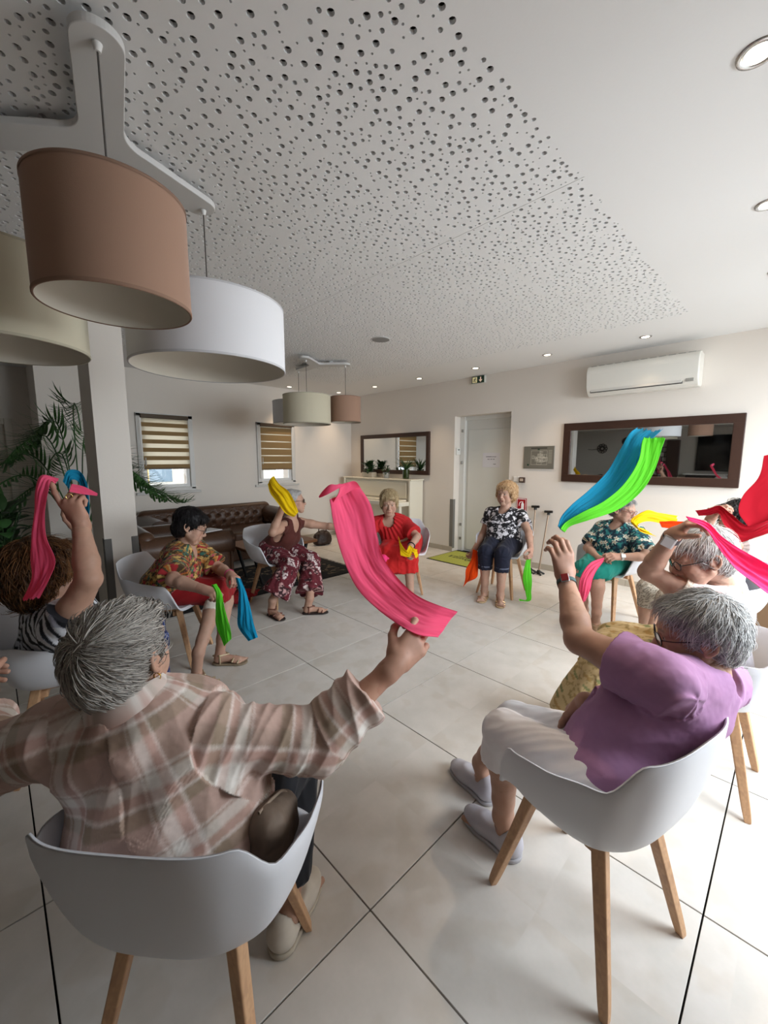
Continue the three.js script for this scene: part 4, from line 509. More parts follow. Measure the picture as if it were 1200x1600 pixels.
function hairCut(style, lo, hi) {   // the face and the ears stay free of hair
  const slope = { short: 1.0, full: 0.8, bouffant: 0.55, bob: 0.5 }[style], off = { short: 0.010, full: 0.062, bouffant: 0.075, bob: 0.07 }[style], b = [[-0.2, -0.3, -0.25], [0.2, 0.3, 0.25]], P = [];
  P.push({ d: (x, y, z) => (y - slope * z + off - (z > 0.055 ? (z - 0.055) * (style === 'short' ? 0.9 : 0.4) : 0) + Math.max(0, Math.abs(x) - 0.04) * (style === 'short' ? 0.3 : 0.1)) / 1.4, lo: b[0], hi: b[1], sub: 1, k: 0.008 });
  P.push(ell(V(0, -0.02, 0.10), [0.066, 0.085, 0.075], null, { sub: 1, k: 0.01 }));
  if (style === 'short') for (const s of [-1, 1]) P.push(ell(V(s * 0.088, -0.006, -0.004), [0.022, 0.032, 0.024], null, { sub: 1, k: 0.006 }));
  return P;
}
const xf = (g, M) => { g.applyMatrix4(M); return g; };
function strands(g, rng, n, o) {       // tapering locks laid over the hair, flowing away from the crown
  const p = g.attributes.position, nn = g.attributes.normal, crown = o.crown ?? V(0.012, 0.115, -0.075), pos = [], nor = [], col = [], idx = [];
  for (let k = 0; k < n; k++) {
    const i = Math.floor(rng() * p.count), N0 = V().fromBufferAttribute(nn, i), q = V().fromBufferAttribute(p, i).addScaledVector(N0, 0.0005); if (q.y < -0.07 && rng() < 0.5) continue;
    let d = q.clone().sub(crown); const far = d.length(); d.addScaledVector(V(0, -1, 0), 0.02 + (o.droop ?? 0.3) * far).add(V((rng() - 0.5) * 0.03, (rng() - 0.5) * 0.03, (rng() - 0.5) * 0.03)); if (o.swirl) d.add(N0.clone().cross(d).multiplyScalar(o.swirl)); if (o.curl) d.add(V(rng() - 0.5, rng() - 0.5, rng() - 0.5).multiplyScalar(o.curl));
    const L = (o.len ?? 0.045) * (0.55 + 0.8 * rng()), seg = 5, R = (o.r ?? 0.0011) * (0.6 + 0.8 * rng()), lift = (o.lift ?? 0.004) * rng(); let pt = q.clone(), N = N0.clone(); const base = pos.length / 3, c0 = o.color(rng(), q), bend = (rng() - 0.5) * (o.wave ?? 0.5);
    const C = V(0, 0.03, -0.03);
    for (let s = 0; s <= seg; s++) {
      const T = d.clone().addScaledVector(N, -d.dot(N)).normalize(), B = T.clone().cross(N).normalize(), t = s / seg, r = R * (1 - 0.85 * t * t) * (s ? 1 : 0.7), ht = lift * Math.sin(t * 2.2);
      for (const a of [0, 2.09, 4.19]) { const u = B.clone().multiplyScalar(Math.cos(a) * 1.4).addScaledVector(N, Math.sin(a)); const v = pt.clone().addScaledVector(N, ht).addScaledVector(u, r); pos.push(v.x, v.y, v.z); u.normalize(); nor.push(u.x, u.y, u.z); const e = 1 + 0.15 * t; col.push(c0[0] * e, c0[1] * e, c0[2] * e); }
      if (s < seg) { pt.addScaledVector(T, L / seg).addScaledVector(B, bend * L / seg); const M = pt.clone().sub(C); M.set(M.x / 0.0081, M.y / 0.0096, M.z / 0.0121); N.lerp(M.normalize(), 0.25).normalize(); pt.addScaledVector(N, -0.0009 * s * (o.hug ?? 1)); }
    }
    for (let s = 0; s < seg; s++) for (let a = 0; a < 3; a++) { const A = base + s * 3 + a, B2 = base + s * 3 + (a + 1) % 3; idx.push(A, B2 + 3, B2, A, A + 3, B2 + 3); }
  }
  const h = new THREE.BufferGeometry(); h.setAttribute('position', new THREE.Float32BufferAttribute(pos, 3)); h.setAttribute('normal', new THREE.Float32BufferAttribute(nor, 3)); h.setAttribute('color', new THREE.Float32BufferAttribute(col, 3)); h.setIndex(idx); return h;
}
function glassesGeo(round = 1) {
  const L = []; for (const s of [-1, 1]) { L.push(new THREE.TorusGeometry(0.0225, 0.0019, 8, 26).scale(1.08, 0.82 * round, 1).rotateY(s * 0.16).translate(s * 0.032, 0.0, 0.103)); L.push(tube([V(s * 0.055, 0.006, 0.098), V(s * 0.072, 0.009, 0.07), V(s * 0.083, 0.012, 0.0), V(s * 0.083, 0.006, -0.02), V(s * 0.081, -0.014, -0.028)], 0.0018, 20, 6)); } L.push(tube([V(-0.009, 0.004, 0.106), V(0, 0.007, 0.109), V(0.009, 0.004, 0.106)], 0.0018, 8, 6)); return L;
}
const lensGeo = () => [-1, 1].map((s) => new THREE.CylinderGeometry(0.022, 0.022, 0.0012, 22).rotateX(Math.PI / 2).scale(1.08, 0.82, 1).rotateY(s * 0.16).translate(s * 0.032, 0, 0.103));
const shoeShapes = (A, dir, kind) => {
  const u = dir.clone().setY(0).normalize(), r = V(-u.z, 0, u.x), g = A.clone().setY(0), pt = (f, y, x = 0) => g.clone().addScaledVector(u, f).addScaledVector(r, x).setY(y);
  return { u, r, pt };
};
const torsoAt = (J) => { const up = J.n.clone().sub(J.p).normalize(), rs = J.sR.clone().sub(J.sL), r = rs.addScaledVector(up, -rs.dot(up)).normalize(), f = up.clone().cross(r).normalize(), fw = V(J.f[0], 0, J.f[1]), rp = V(-fw.z, 0, fw.x); return { up, r, f, fw, rp }; };
function torsoPrims(J, T, e, g, k = 0.05) {
  const { up, r, f, fw, rp } = T, H = J.n.clone().sub(J.p).length(), B = [r, up, f], P = [], q = (t, a = 0, b = 0) => J.p.clone().addScaledVector(up, H * t).addScaledVector(f, a).addScaledVector(r, b);
  const gp = J.gp ?? g; P.push(ell(q(0.02), [0.165 * gp + e, 0.125 + e, 0.135 * gp + e], [rp, V(0, 1, 0), fw], { k }), ell(q(0.30, 0.025), [0.15 * g + e, 0.15 + e, 0.122 * g + e], B, { k }), ell(q(0.62, 0.01), [0.148 * (0.6 + 0.4 * g) + e, 0.15 + e, 0.105 * (0.5 + 0.5 * g) + e], B, { k }));
  for (const s of [-1, 1]) P.push(ell(q(0.52, 0.075 + 0.02 * g, s * 0.065), [0.062 * g + e, 0.058 * g + e, 0.05 + e], B, { k }));
  const sn = q(0.93); for (const s of [J.sL, J.sR]) P.push(cap(sn, s, 0.062 + e, 0.050 + e, { k: 0.04 }), cap(q(0.7), s, 0.09 + e, 0.050 + e, { k: 0.05 }));
  return P;
}
// one person: body (continuous skin), then clothes, hair, shoes, glasses as parts
function person(o) {
  const J = {}; for (const k of ['p', 'n', 'h', 'sL', 'eL', 'wL', 'kL', 'aL', 'sR', 'eR', 'wR', 'kR', 'aR']) J[k] = VA(o[k]); J.f = o.f; J.gp = o.gp;
  const t = new THREE.Group(); t.name = numbered('person'); t.userData = { label: o.label, category: 'person' }; t.position.set(J.p.x, 0, J.p.z); scene.add(t);
  const toL = new THREE.Matrix4().makeTranslation(-J.p.x, 0, -J.p.z), put = (name, g, m, label, par = t) => part(name, xf(Array.isArray(g) ? mg(g) : g, toL), m, par, label);
  const T = torsoAt(J), g = o.g ?? 1, sk = skinCol(SK[o.skin ?? 'fair']), c = o.cell ?? 0.011, rng = rngOf(o.seed ?? 5), hs = o.hs ?? 0.94;
  const hip = { L: J.p.clone().addScaledVector(T.rp, -0.085).add(V(0, -0.005, 0)), R: J.p.clone().addScaledVector(T.rp, 0.085).add(V(0, -0.005, 0)) };
  // head
  const F = V(...o.face).normalize(), fr = frame(F); let R = fr.r.clone(), U = fr.u.clone(); if (o.roll) { const q = new THREE.Quaternion().setFromAxisAngle(fr.f, o.roll); R.applyQuaternion(q); U.applyQuaternion(q); }
  const HM = new THREE.Matrix4().makeBasis(R.clone().negate(), U, fr.f).scale(V(o.hd ?? 0.97, o.hd ?? 0.97, o.hd ?? 0.97)).setPosition(J.h), HI = HM.clone().invert(), nl = J.n.clone().applyMatrix4(HI), base = SK[o.skin ?? 'fair'];
  const hp = headPrims(o); hp.unshift(cap(nl.clone().lerp(V(0, -0.03, -0.02), 0.05), V(0, -0.03, -0.022), 0.052, 0.05, { k: 0.025 }));
  const headG = sdf(hp, o.hc ?? 0.005, { k: 0.01, disp: (x, y, z) => 0.0012 * nz(x * 60, y * 110, z * 60) + (y > 0.03 && z > 0.05 ? 0.0008 * Math.sin(y * 700) : 0), col: (x, y, z) => { const s = sk(x + J.h.x, y, z + J.h.z); let k = [...s]; const lip = sst(1, 0.6, Math.hypot(x / 0.025, (y + 0.0685) / 0.0095)) * (z > 0.08 ? 1 : 0); k = mixc(k, [base[0] * 0.72, base[1] * 0.42, base[2] * 0.45], lip * 0.8); const ck = Math.exp(-(((Math.abs(x) - 0.042) / 0.02) ** 2) - ((y + 0.03) / 0.022) ** 2) * (z > 0.02 ? 1 : 0); k = mixc(k, [base[0] * 1.02, base[1] * 0.72, base[2] * 0.72], ck * 0.5); const bw = sst(1, 0.5, Math.hypot((Math.abs(x) - 0.031) / 0.019, (y - 0.030 + Math.abs(Math.abs(x) - 0.031) * 0.2) / 0.0048)) * (z > 0.06 ? 1 : 0); k = mixc(k, o.brow ?? [0.18, 0.14, 0.12], bw * 0.65); return k; } });
  // body
  const B = []; const bt = o.bare ? 0 : -0.012;
  B.push(...torsoPrims(J, T, bt, g)); B.push(cap(J.n.clone().addScaledVector(T.up, -0.03), L3(J.n, J.h, 0.55), 0.056, 0.05, { k: 0.03 }));
  for (const s of ['L', 'R']) {
    const S = J['s' + s], E = J['e' + s], W = J['w' + s], K = J['k' + s], A = J['a' + s], up = L3(S, E, 0.45), ag = o.arm ?? 1;
    B.push(cap(S, up, 0.047 * ag, 0.045 * ag, { k: 0.02 }), cap(up, E, 0.045 * ag, 0.036 * ag, { k: 0.02 }), cap(E, L3(E, W, 0.3), 0.036 * ag, 0.038 * ag, { k: 0.012 }), cap(L3(E, W, 0.3), W, 0.038 * ag, 0.0265, { k: 0.012 }), cap(E, E, 0.0375 * ag, 0.0375 * ag, { k: 0.01 }));
    const d = o.sag ?? 0; if (d) B.push(ell(L3(S, E, 0.45).add(V(0, -0.03, 0)), [0.05, 0.04, 0.05], null, { k: 0.05 }));
    B.push(cap(hip[s], K, 0.085 * g, 0.06, { k: 0.03 }), cap(K, L3(K, A, 0.35), 0.055, 0.056, { k: 0.02 }), cap(L3(K, A, 0.35), L3(K, A, 0.8), 0.056, 0.038, { k: 0.02 }), cap(L3(K, A, 0.8), A, 0.038, 0.036, { k: 0.02 }));
    const dir = V(...(o['foot' + s] ?? [J.f[0], 0, J.f[1]])).normalize(), q = shoeShapes(A, dir).pt; J['q' + s] = { q, dir };
    B.push(cap(A, q(-0.03, 0.04), 0.036, 0.032, { k: 0.02 }), cap(q(-0.02, 0.045), q(0.11, 0.032), 0.032, 0.022, { k: 0.025 }));
    for (let i = 0; i < 5; i++) { const x = (i - 2) * 0.0155 * (s === 'R' ? -1 : 1); B.push(cap(q(0.08, 0.026, x * 0.8), q(0.158 - i * 0.009, 0.018, x * 1.1), 0.014, i ? 0.0085 : 0.011, { k: 0.008 })); }
  }
  const pieces = [sdf(B, c, { k: 0.025, disp: (x, y, z) => 0.002 * fbm(x * 26, y * 26, z * 26), col: sk })];
  pieces.push(xf(headG, HM));
  for (const s of ['L', 'R']) { const h = o['hand' + s] ?? {}; const W = J['w' + s], E = J['e' + s], dir = h.to ? VA(h.to).sub(W) : h.dir ? V(...h.dir) : W.clone().sub(E); const P = handPrims(W, dir, h.n ? V(...h.n) : V(0, -1, 0), s === 'R' ? 1 : -1, h.curl ?? [0.5, 0.55, 0.6, 0.6, 0.5], hs, h.spread); P.unshift(cap(L3(E, W, 0.72), W, 0.0305, 0.0265, { k: 0.015 })); const hb = SK[o.skin ?? 'fair']; pieces.push(sdf(P, o.handc ?? 0.0045, { k: 0.008, col: (x, y, z) => { const v = sk(x, y, z); return [v[0] * 0.98, v[1] * 0.92, v[2] * 0.92]; } })); }
  put('body', joinIndexed(pieces), skinM);
  // eyes
  for (const s of [-1, 1]) { const e = paint(new THREE.SphereGeometry(0.0118, 16, 12), (p) => { const a = Math.hypot(p.x, p.y), f = p.z > 0; return f && a < 0.0024 ? [0.01, 0.01, 0.01] : f && a < 0.0056 ? [0.10, 0.085, 0.07] : [0.62, 0.58, 0.54]; }).translate(s * 0.031, 0.003, 0.0795); put('eye', xf(e, HM), VC(0.15)); }
  // hair
  const w = o.wide ?? 1, st = o.hair ?? 'short', hc = o.hairCol ?? ((r) => { const v = 0.20 + 0.22 * r; return [v, v * 0.96, v * 0.9]; }), hcell = o.hcell ?? 0.005;
  const amp = o.hamp ?? 0.004, hg = sdf([...HAIR[st](w * (o.hairW ?? 1)), ...hairCut(st)], hcell, { k: 0.02, disp: (x, y, z) => amp * fbm(x * 40 + (o.seed ?? 1), y * 40, z * 40) + amp * 0.4 * nz(x * 150, y * 60, z * 150), col: (x, y, z) => { const a = hc(0.35 + 0.5 * nz(x * 60, y * 40, z * 60) + 0.2 * nz(x * 200, y * 100, z * 200), V(x, y, z)); return [a[0] * 0.8, a[1] * 0.8, a[2] * 0.8]; } });
  const sg = strands(hg, rng, o.strands ?? 700, { color: (r, q) => hc(r, q), ...(o.lock ?? {}) });
  put('hair', xf(joinIndexed([hg, sg]), HM), hairM);
  // glasses
  if (o.glasses) { const gl = put('glasses', xf(mg(glassesGeo(o.glassRound ?? 1)), HM), MAT(o.glasses, 0.35)); put('lens', xf(mg(lensGeo()), HM), o.dark ? MAT(0x2a1a14, 0.08) : MAT(0xffffff, 0.03, { transmission: 1, thickness: 0 }), undefined, gl); }
  // clothes
  const bones = []; for (const s of ['L', 'R']) bones.push(cap(J['s' + s], J['e' + s], 0.05, 0.045, { id: 'arm' + s }), cap(J['e' + s], J['w' + s], 0.04, 0.03, { id: 'fore' + s }));
  const H = J.n.clone().sub(J.p).length(), chest = cap(J.p, J.n, 0.14, 0.12, { id: 'torso' });
  const coords = (x, y, z) => { const b = nearest([...bones, chest], x, y, z); if (b.id === 'torso') { const d = V(x, y, z).sub(J.p); return [Math.atan2(d.dot(T.r), d.dot(T.f)) * 0.15, d.dot(T.up), 'torso', d.dot(T.r), d.dot(T.f)]; } const [s, a] = bonePos(b, x, y, z); return [a * 0.055, s + (b.id[0] === 'f' ? 0.26 : 0), b.id, 0, 0]; };
  if (o.top) {
    const e = o.top.e ?? 0.008, P = torsoPrims(J, T, e, g); const sl = o.top.sleeve ?? 0.6;
    for (const s of ['L', 'R']) { const S = J['s' + s], E = J['e' + s], W = J['w' + s], fl = o.top.flare ?? 0.012, ag = o.arm ?? 1; if (sl <= 0) continue; if (sl <= 1) P.push(cap(S, L3(S, E, sl), 0.054 * ag + e, 0.046 * ag + e + fl, { cutB: 1, k: 0.025 })); else { P.push(cap(S, E, 0.054 * ag + e, 0.048 * ag + e + fl * 0.6, { k: 0.025 }), cap(E, L3(E, W, sl - 1), 0.048 * ag + e + fl * 0.6, 0.040 * ag + e + fl, { cutB: 1, k: 0.02 })); } }
    if (sl <= 0) for (const s of ['L', 'R']) P.push(cap(J['s' + s].clone().add(V(0, 0.06, 0)), J['s' + s].clone().addScaledVector(T.up, -0.12).addScaledVector(T.r, s === 'R' ? 0.02 : -0.02), 0.062, 0.055, { sub: 1, k: 0.02 }));
    const nk = o.top.neck ?? 0.064; P.push(cap(J.n.clone().addScaledVector(T.up, -0.02), L3(J.n, J.h, 0.8), nk, nk, { sub: 1, k: 0.006 })); if (o.top.scoop) P.push(ell(J.n.clone().addScaledVector(T.f, 0.075).addScaledVector(T.up, 0.032 - o.top.scoop * 0.4), [0.064, 0.05 + o.top.scoop, 0.10], [T.r, T.up, T.f], { sub: 1, k: 0.008 }));
    if (o.top.backscoop) P.push(ell(J.n.clone().addScaledVector(T.f, -0.06).addScaledVector(T.up, 0.025), [0.06, 0.045, 0.05], [T.r, T.up, T.f], { sub: 1, k: 0.008 }));
    const hem = o.top.hem ?? 0.0, Hn = T.up.clone().negate(), hq = J.p.clone().addScaledVector(T.up, hem); P.push({ d: (x, y, z) => -(Hn.x * (x - hq.x) + Hn.y * (y - hq.y) + Hn.z * (z - hq.z)), lo: [J.p.x - 0.5, J.p.y - 0.5, J.p.z - 0.5], hi: [J.p.x + 0.5, J.p.y + 0.6, J.p.z + 0.5], sub: 1, k: 0.006 });
    const wa = o.top.wr ?? 0.005, wf = o.top.wf ?? 9, folds = o.top.folds;
    put('top', sdf(P, o.top.cell ?? 0.007, { k: 0.04, disp: (x, y, z) => { const [u, v, id] = coords(x, y, z); let r; if (id === 'torso') { const n = nz(u * wf * 1.3 + v * 3, v * wf * 0.55 - u * 2, o.seed ?? 1); r = (1 - 2 * Math.abs(n)) * 0.8; } else { const n = nz(u * wf * 0.5 + 5, v * wf * 2.2 + u * 9, (o.seed ?? 1) + 3); r = 1 - 2.2 * Math.abs(n); } return -wa * (r - 0.4) + 0.0012 * fbm(x * 40, y * 40, z * 40) + (folds ? folds(u, v, id, x, y, z) : 0); }, col: (x, y, z, nx, ny, nzn) => o.top.col(coords(x, y, z), x, y, z, nx, ny, nzn) }), o.top.m ?? clothM, o.top.label);
  }
  if (o.legs) {
    const e = o.legs.e ?? 0.014, gq = o.gp ?? g, P = [ell(J.p.clone().add(V(0, -0.01, 0)), [0.155 * gq + e * 0.3, 0.105 + e * 0.3, 0.128 * gq], [T.rp, V(0, 1, 0), T.fw], { k: 0.05 })], skirt = o.legs.skirt;
    for (const s of ['L', 'R']) { const K = J['k' + s], A = J['a' + s], hem = o.legs.hem; if (hem <= 1) { P.push(cap(hip[s], L3(hip[s], K, hem), 0.088 * g + e, 0.066 + e + (o.legs.flare ?? 0), { k: 0.03 })); } else { P.push(cap(hip[s], K, 0.088 * g + e, 0.062 + e, { k: 0.03 }), cap(K, L3(K, A, hem - 1), 0.062 + e, (o.legs.hemR ?? 0.052) + e + (o.legs.flare ?? 0), { cutB: 1, k: 0.025 })); } }
    if (skirt) { const m0 = L3(hip.L, hip.R, 0.5), m1 = L3(J.kL, J.kR, 0.5); P.push(cap(m0.clone().add(V(0, 0.01, 0)), L3(m0, m1, 0.92).add(V(0, -0.005, 0)), 0.08, 0.055, { k: 0.06 })); const dk = L3(J.kL, J.kR, 0.5).sub(m0).setY(0).normalize(), hq = m1.clone().addScaledVector(dk, skirt); P.push({ d: (x, y, z) => -(dk.x * (x - hq.x) + dk.y * (y - hq.y) + dk.z * (z - hq.z)), lo: [hq.x - 0.4, hq.y - 0.5, hq.z - 0.4], hi: [hq.x + 0.4, hq.y + 0.4, hq.z + 0.4], sub: 1, k: 0.008 }); if (o.legs.drop) for (const q0 of [J.kL, J.kR, m1]) { const q = q0.clone().addScaledVector(dk, -0.02); P.push(cap(q, q.clone().addScaledVector(dk, o.legs.dropF ?? 0).add(V(0, -o.legs.drop, 0)), 0.066 + e, 0.07 + e + (o.legs.dropF ?? 0) * 0.3, { cutB: 1, k: 0.05 })); } }
    const lb = []; for (const s of ['L', 'R']) lb.push(cap(hip[s], J['k' + s], 0.09, 0.07), cap(J['k' + s], J['a' + s], 0.06, 0.05)); const wa = o.legs.wr ?? 0.005;
    put(o.legs.name ?? 'trousers', sdf(P, o.legs.cell ?? 0.009, { k: 0.03, disp: (x, y, z) => { const b = nearest(lb, x, y, z), [s, a] = bonePos(b, x, y, z), n = nz(a * 1.2 + 2, s * 12 + a * 1.5, (o.seed ?? 1) + 7); return -wa * (0.6 - 2 * Math.abs(n)) + (o.legs.pleat ? o.legs.pleat * Math.sin(a * 7 + 2 * nz(s * 6, a, 2)) : 0); }, col: (x, y, z) => { const b = nearest(lb, x, y, z), [s, a] = bonePos(b, x, y, z); return o.legs.col(a * 0.07, s + (lb.indexOf(b) % 2 ? 0.45 : 0), x, y, z); } }), clothM, o.legs.label);
  }
  // shoes
  if (o.shoe) for (const s of ['L', 'R']) {
    const { q, dir } = J['q' + s], sg2 = s === 'R' ? -1 : 1, r = V(-dir.z, 0, dir.x), Bs = [r, V(0, 1, 0), dir], fl = (lo) => ({ d: (x, y) => y - lo, lo: [J['a' + s].x - 0.4, -0.2, J['a' + s].z - 0.4], hi: [J['a' + s].x + 0.4, lo + 0.02, J['a' + s].z + 0.4], sub: 1, k: 0.003 });
    const col = o.shoe.col, sc = o.shoe.cell ?? 0.006;
    if (o.shoe.kind === 'closed') {
      const P = [cap(q(-0.035, 0.045), q(0.07, 0.042), 0.043, 0.040, { k: 0.03 }), ell(q(0.105, 0.034), [0.045, 0.034, 0.072], Bs, { k: 0.03 }), cap(q(-0.035, 0.05), q(-0.035, 0.082), 0.040, 0.037, { k: 0.02 }), cap(J['a' + s].clone().add(V(0, -0.005, 0)), J['a' + s].clone().add(V(0, 0.1, 0)).addScaledVector(dir, 0.02), 0.042, 0.05, { sub: 1, k: 0.006 }), ell(q(0.03, 0.098), [0.04, 0.03, 0.07], Bs, { sub: 1, k: 0.01 }), fl(0.012)];
      const sh1 = put('shoe', sdf(P, sc, { k: 0.02, col: (x, y, z) => { const n = fbm(x * 30, y * 30, z * 30) * 0.04; return [col[0] + n, col[1] + n, col[2] + n]; } }), VC(o.shoe.rough ?? 0.6));
      put('sole', sdf([cap(q(-0.035, 0.012), q(0.07, 0.012), 0.044, 0.043, { k: 0.02 }), ell(q(0.105, 0.012), [0.047, 0.03, 0.076], Bs, { k: 0.02 }), { d: (x, y) => 0.018 - y, lo: [q(0, 0).x - 0.3, 0.015, q(0, 0).z - 0.3], hi: [q(0, 0).x + 0.3, 0.12, q(0, 0).z + 0.3], sub: 1, k: 0.002 }, fl(0.001)], sc * 0.8, { k: 0.02, col: () => o.shoe.sole ?? [0.6, 0.6, 0.6] }), VC(0.7), undefined, sh1);
    } else {
      const straps = [cap(q(0.075, 0.036, -0.045), q(0.08, 0.052, 0), 0.007, 0.007), cap(q(0.08, 0.052, 0), q(0.075, 0.034, 0.045), 0.007, 0.007), cap(q(0.11, 0.024, -0.044), q(0.115, 0.040, 0), 0.007, 0.007), cap(q(0.115, 0.040, 0), q(0.11, 0.024, 0.042), 0.007, 0.007), cap(q(-0.01, 0.075, -0.038), q(0.04, 0.072, 0), 0.006, 0.006), cap(q(0.04, 0.072, 0), q(-0.01, 0.075, 0.038), 0.006, 0.006), cap(q(-0.01, 0.075, -0.038), q(-0.066, 0.06, 0), 0.006, 0.006), cap(q(-0.066, 0.06, 0), q(-0.01, 0.075, 0.038), 0.006, 0.006), cap(q(-0.01, 0.075, -0.038), q(-0.01, 0.012, -0.034), 0.006, 0.006), cap(q(-0.01, 0.075, 0.038), q(-0.01, 0.012, 0.034), 0.006, 0.006)];
      const sh1 = put('sandal', sdf(straps, 0.004, { k: 0.006, col: () => col }), VC(o.shoe.rough ?? 0.35, { metalness: o.shoe.metal ?? 0 }));
      put('sole', sdf([cap(q(-0.035, 0.008), q(0.09, 0.006), 0.040, 0.045, { k: 0.02 }), ell(q(0.12, 0.006), [0.044, 0.03, 0.05], Bs, { k: 0.02 }), { d: (x, y) => -(y - 0.014), lo: [q(0, 0).x - 0.3, 0.01, q(0, 0).z - 0.3], hi: [q(0, 0).x + 0.3, 0.12, q(0, 0).z + 0.3], sub: 1, k: 0.002 }, fl(0.001)], 0.005, { k: 0.02, col: () => o.shoe.sole ?? [0.12, 0.08, 0.06] }), VC(0.7), undefined, sh1);
    }
  }
  return { t, J, T, put, HM, hip, coords };
}
// ---------------------------------------------------------------- prints
const lin = (h) => hx(h);
function worley(u, v, s) { let m = 9, id = 0, du = 0, dv = 0, m2 = 9; const a = u / s, b = v / s, i0 = Math.floor(a), j0 = Math.floor(b); for (let i = i0 - 1; i <= i0 + 1; i++) for (let j = j0 - 1; j <= j0 + 1; j++) { const h = Math.sin(i * 127.1 + j * 311.7) * 43758.5453, f1 = h - Math.floor(h), h2 = f1 * 917.3, f2 = h2 - Math.floor(h2), x = i + 0.15 + 0.7 * f1 - a, y = j + 0.15 + 0.7 * f2 - b, d = Math.hypot(x, y); if (d < m) { m2 = m; m = d; id = f1 * 7.13 + f2; du = x; dv = y; } else if (d < m2) m2 = d; } return { d: m * s, e: (m2 - m) * s, r: id - Math.floor(id), a: Math.atan2(dv, du) }; }
const plaidBand = (t, w) => { t = ((t / 0.15) % 1 + 1) % 1; const K = w ? ['#b5998b', '#988473', '#e8e1d9', '#c29c8f', '#f6ebe4', '#a98e7d'] : ['#c6a59a', '#93806b', '#e6dfd7', '#bf9a8e', '#f7ede7', '#b09689']; return t < 0.26 ? K[0] : t < 0.44 ? K[1] : t < 0.475 ? K[4] : t < 0.60 ? K[3] : t < 0.76 ? K[2] : t < 0.80 ? K[5] : t < 0.825 ? K[4] : K[0]; };
const PB = {}; const pb = (k) => PB[k] ??= lin(k);
const pbs = (t, w) => { const a = pb(plaidBand(t - 0.0022, w)), b = pb(plaidBand(t, w)), c = pb(plaidBand(t + 0.0022, w)); return [(a[0] + b[0] + c[0]) / 3, (a[1] + b[1] + c[1]) / 3, (a[2] + b[2] + c[2]) / 3]; };
const plaid = ([u, v]) => mixc(pbs(u, 1), pbs(v + 0.03, 0), 0.5);
const zebra = ([u, v, id]) => { const w = v * 115 + u * (id === 'torso' ? 70 : 25) * Math.sign(Math.sin(u * 9 + 0.4)) + 7 * nz(u * 9, v * 6, 2) + 2 * nz(u * 24, v * 18, 6), s = Math.sin(w) + 0.45 * nz(u * 14, v * 14, 9); return s > 0.42 ? lin('#14141b') : s > 0.25 ? lin('#5b5f6c') : nz(u * 12, v * 12, 5) > 0.3 ? lin('#a9aebd') : lin('#dadce2'); };
const floral = ([u, v]) => { const n = fbm(u * 26 + 3, v * 26, 1) * 0.012, W = worley(u + n * 1.6, v + n, 0.032), k = W.r, leaf = W.d < 0.011 + 0.005 * Math.cos(W.a * 4 + k * 9); const bg = nz(u * 70, v * 40, 3) > 0.12 ? '#97763f' : '#46351f'; if (!leaf) return lin(nz(u * 45 + 8, v * 60, 7) > 0.33 ? '#b99a5c' : bg); return lin(k < 0.2 ? '#9c2226' : k < 0.36 ? '#b9485a' : k < 0.55 ? '#2f6457' : k < 0.8 ? '#d0ab62' : '#b4692c'); };
const bwPrint = ([u, v]) => { const n = fbm(u * 17 + 5, v * 17, 2), m = fbm(u * 40, v * 46, 8), b = sst(0.02, 0.05, v) * sst(0.17, 0.13, v) * (nz(u * 55, v * 120, 4) > 0.05 ? 1 : 0); const line = Math.abs(Math.sin(v * 130 + 2 * nz(u * 60, v * 10, 3))) < 0.35 && nz(u * 90, v * 30, 5) > 0; if (n > 0.18) return lin(m > 0.3 ? '#8a878f' : '#dbd8dc'); if (b && line) return lin('#d8d5d6'); return lin(n < -0.35 && m > 0.2 ? '#b9b5bb' : '#17161b'); };
const tealFloral = ([u, v]) => { const W = worley(u, v, 0.062), pr = 0.014 + 0.006 * Math.cos(W.a * 5 + W.r * 6); if (W.d < 0.005) return lin('#8a6a34'); if (W.d < pr) return lin('#dcdac9'); const n = fbm(u * 30, v * 30, 4); return lin(n > 0.3 ? '#2b7d7a' : n > 0.05 ? '#16505a' : n < -0.45 ? '#6fa39a' : '#0d2536'); };
const burgundy = (u, v) => { const n = fbm(u * 12 + 4, v * 8, 3), m = fbm(u * 55, v * 55, 6); const hem = v > 0.79; if (hem && Math.sin(u * 90) > -0.1) return lin('#d8c9c4'); if (n > 0.22) return lin(m > -0.05 ? '#d9c9c6' : '#5e2a36'); if (n < -0.28) return lin(m > 0.1 ? '#b98f8d' : '#2e1118'); return lin(m > 0.5 ? '#84303c' : '#5c1722'); };
const plainC = (h, a = 0.05) => { const c = lin(h); return (p, x, y, z) => { const n = 1 + a * fbm((x ?? 0) * 30, (y ?? 0) * 30, (z ?? 0) * 30); return [c[0] * n, c[1] * n, c[2] * n]; }; };
const plainL = (h, a = 0.05) => { const c = lin(h); return (u, v, x, y, z) => { const n = 1 + a * fbm(x * 30, y * 30, z * 30); return [c[0] * n, c[1] * n, c[2] * n]; }; };
const greyHair = (lo, hi, warm = 0.94) => (r) => { const v = lo + (hi - lo) * cl(r); return [v, v * (0.5 + warm / 2), v * warm]; };
const tintHair = (a, b) => { const A = lin(a), B = lin(b); return (r) => mixc(A, B, cl(r)); };
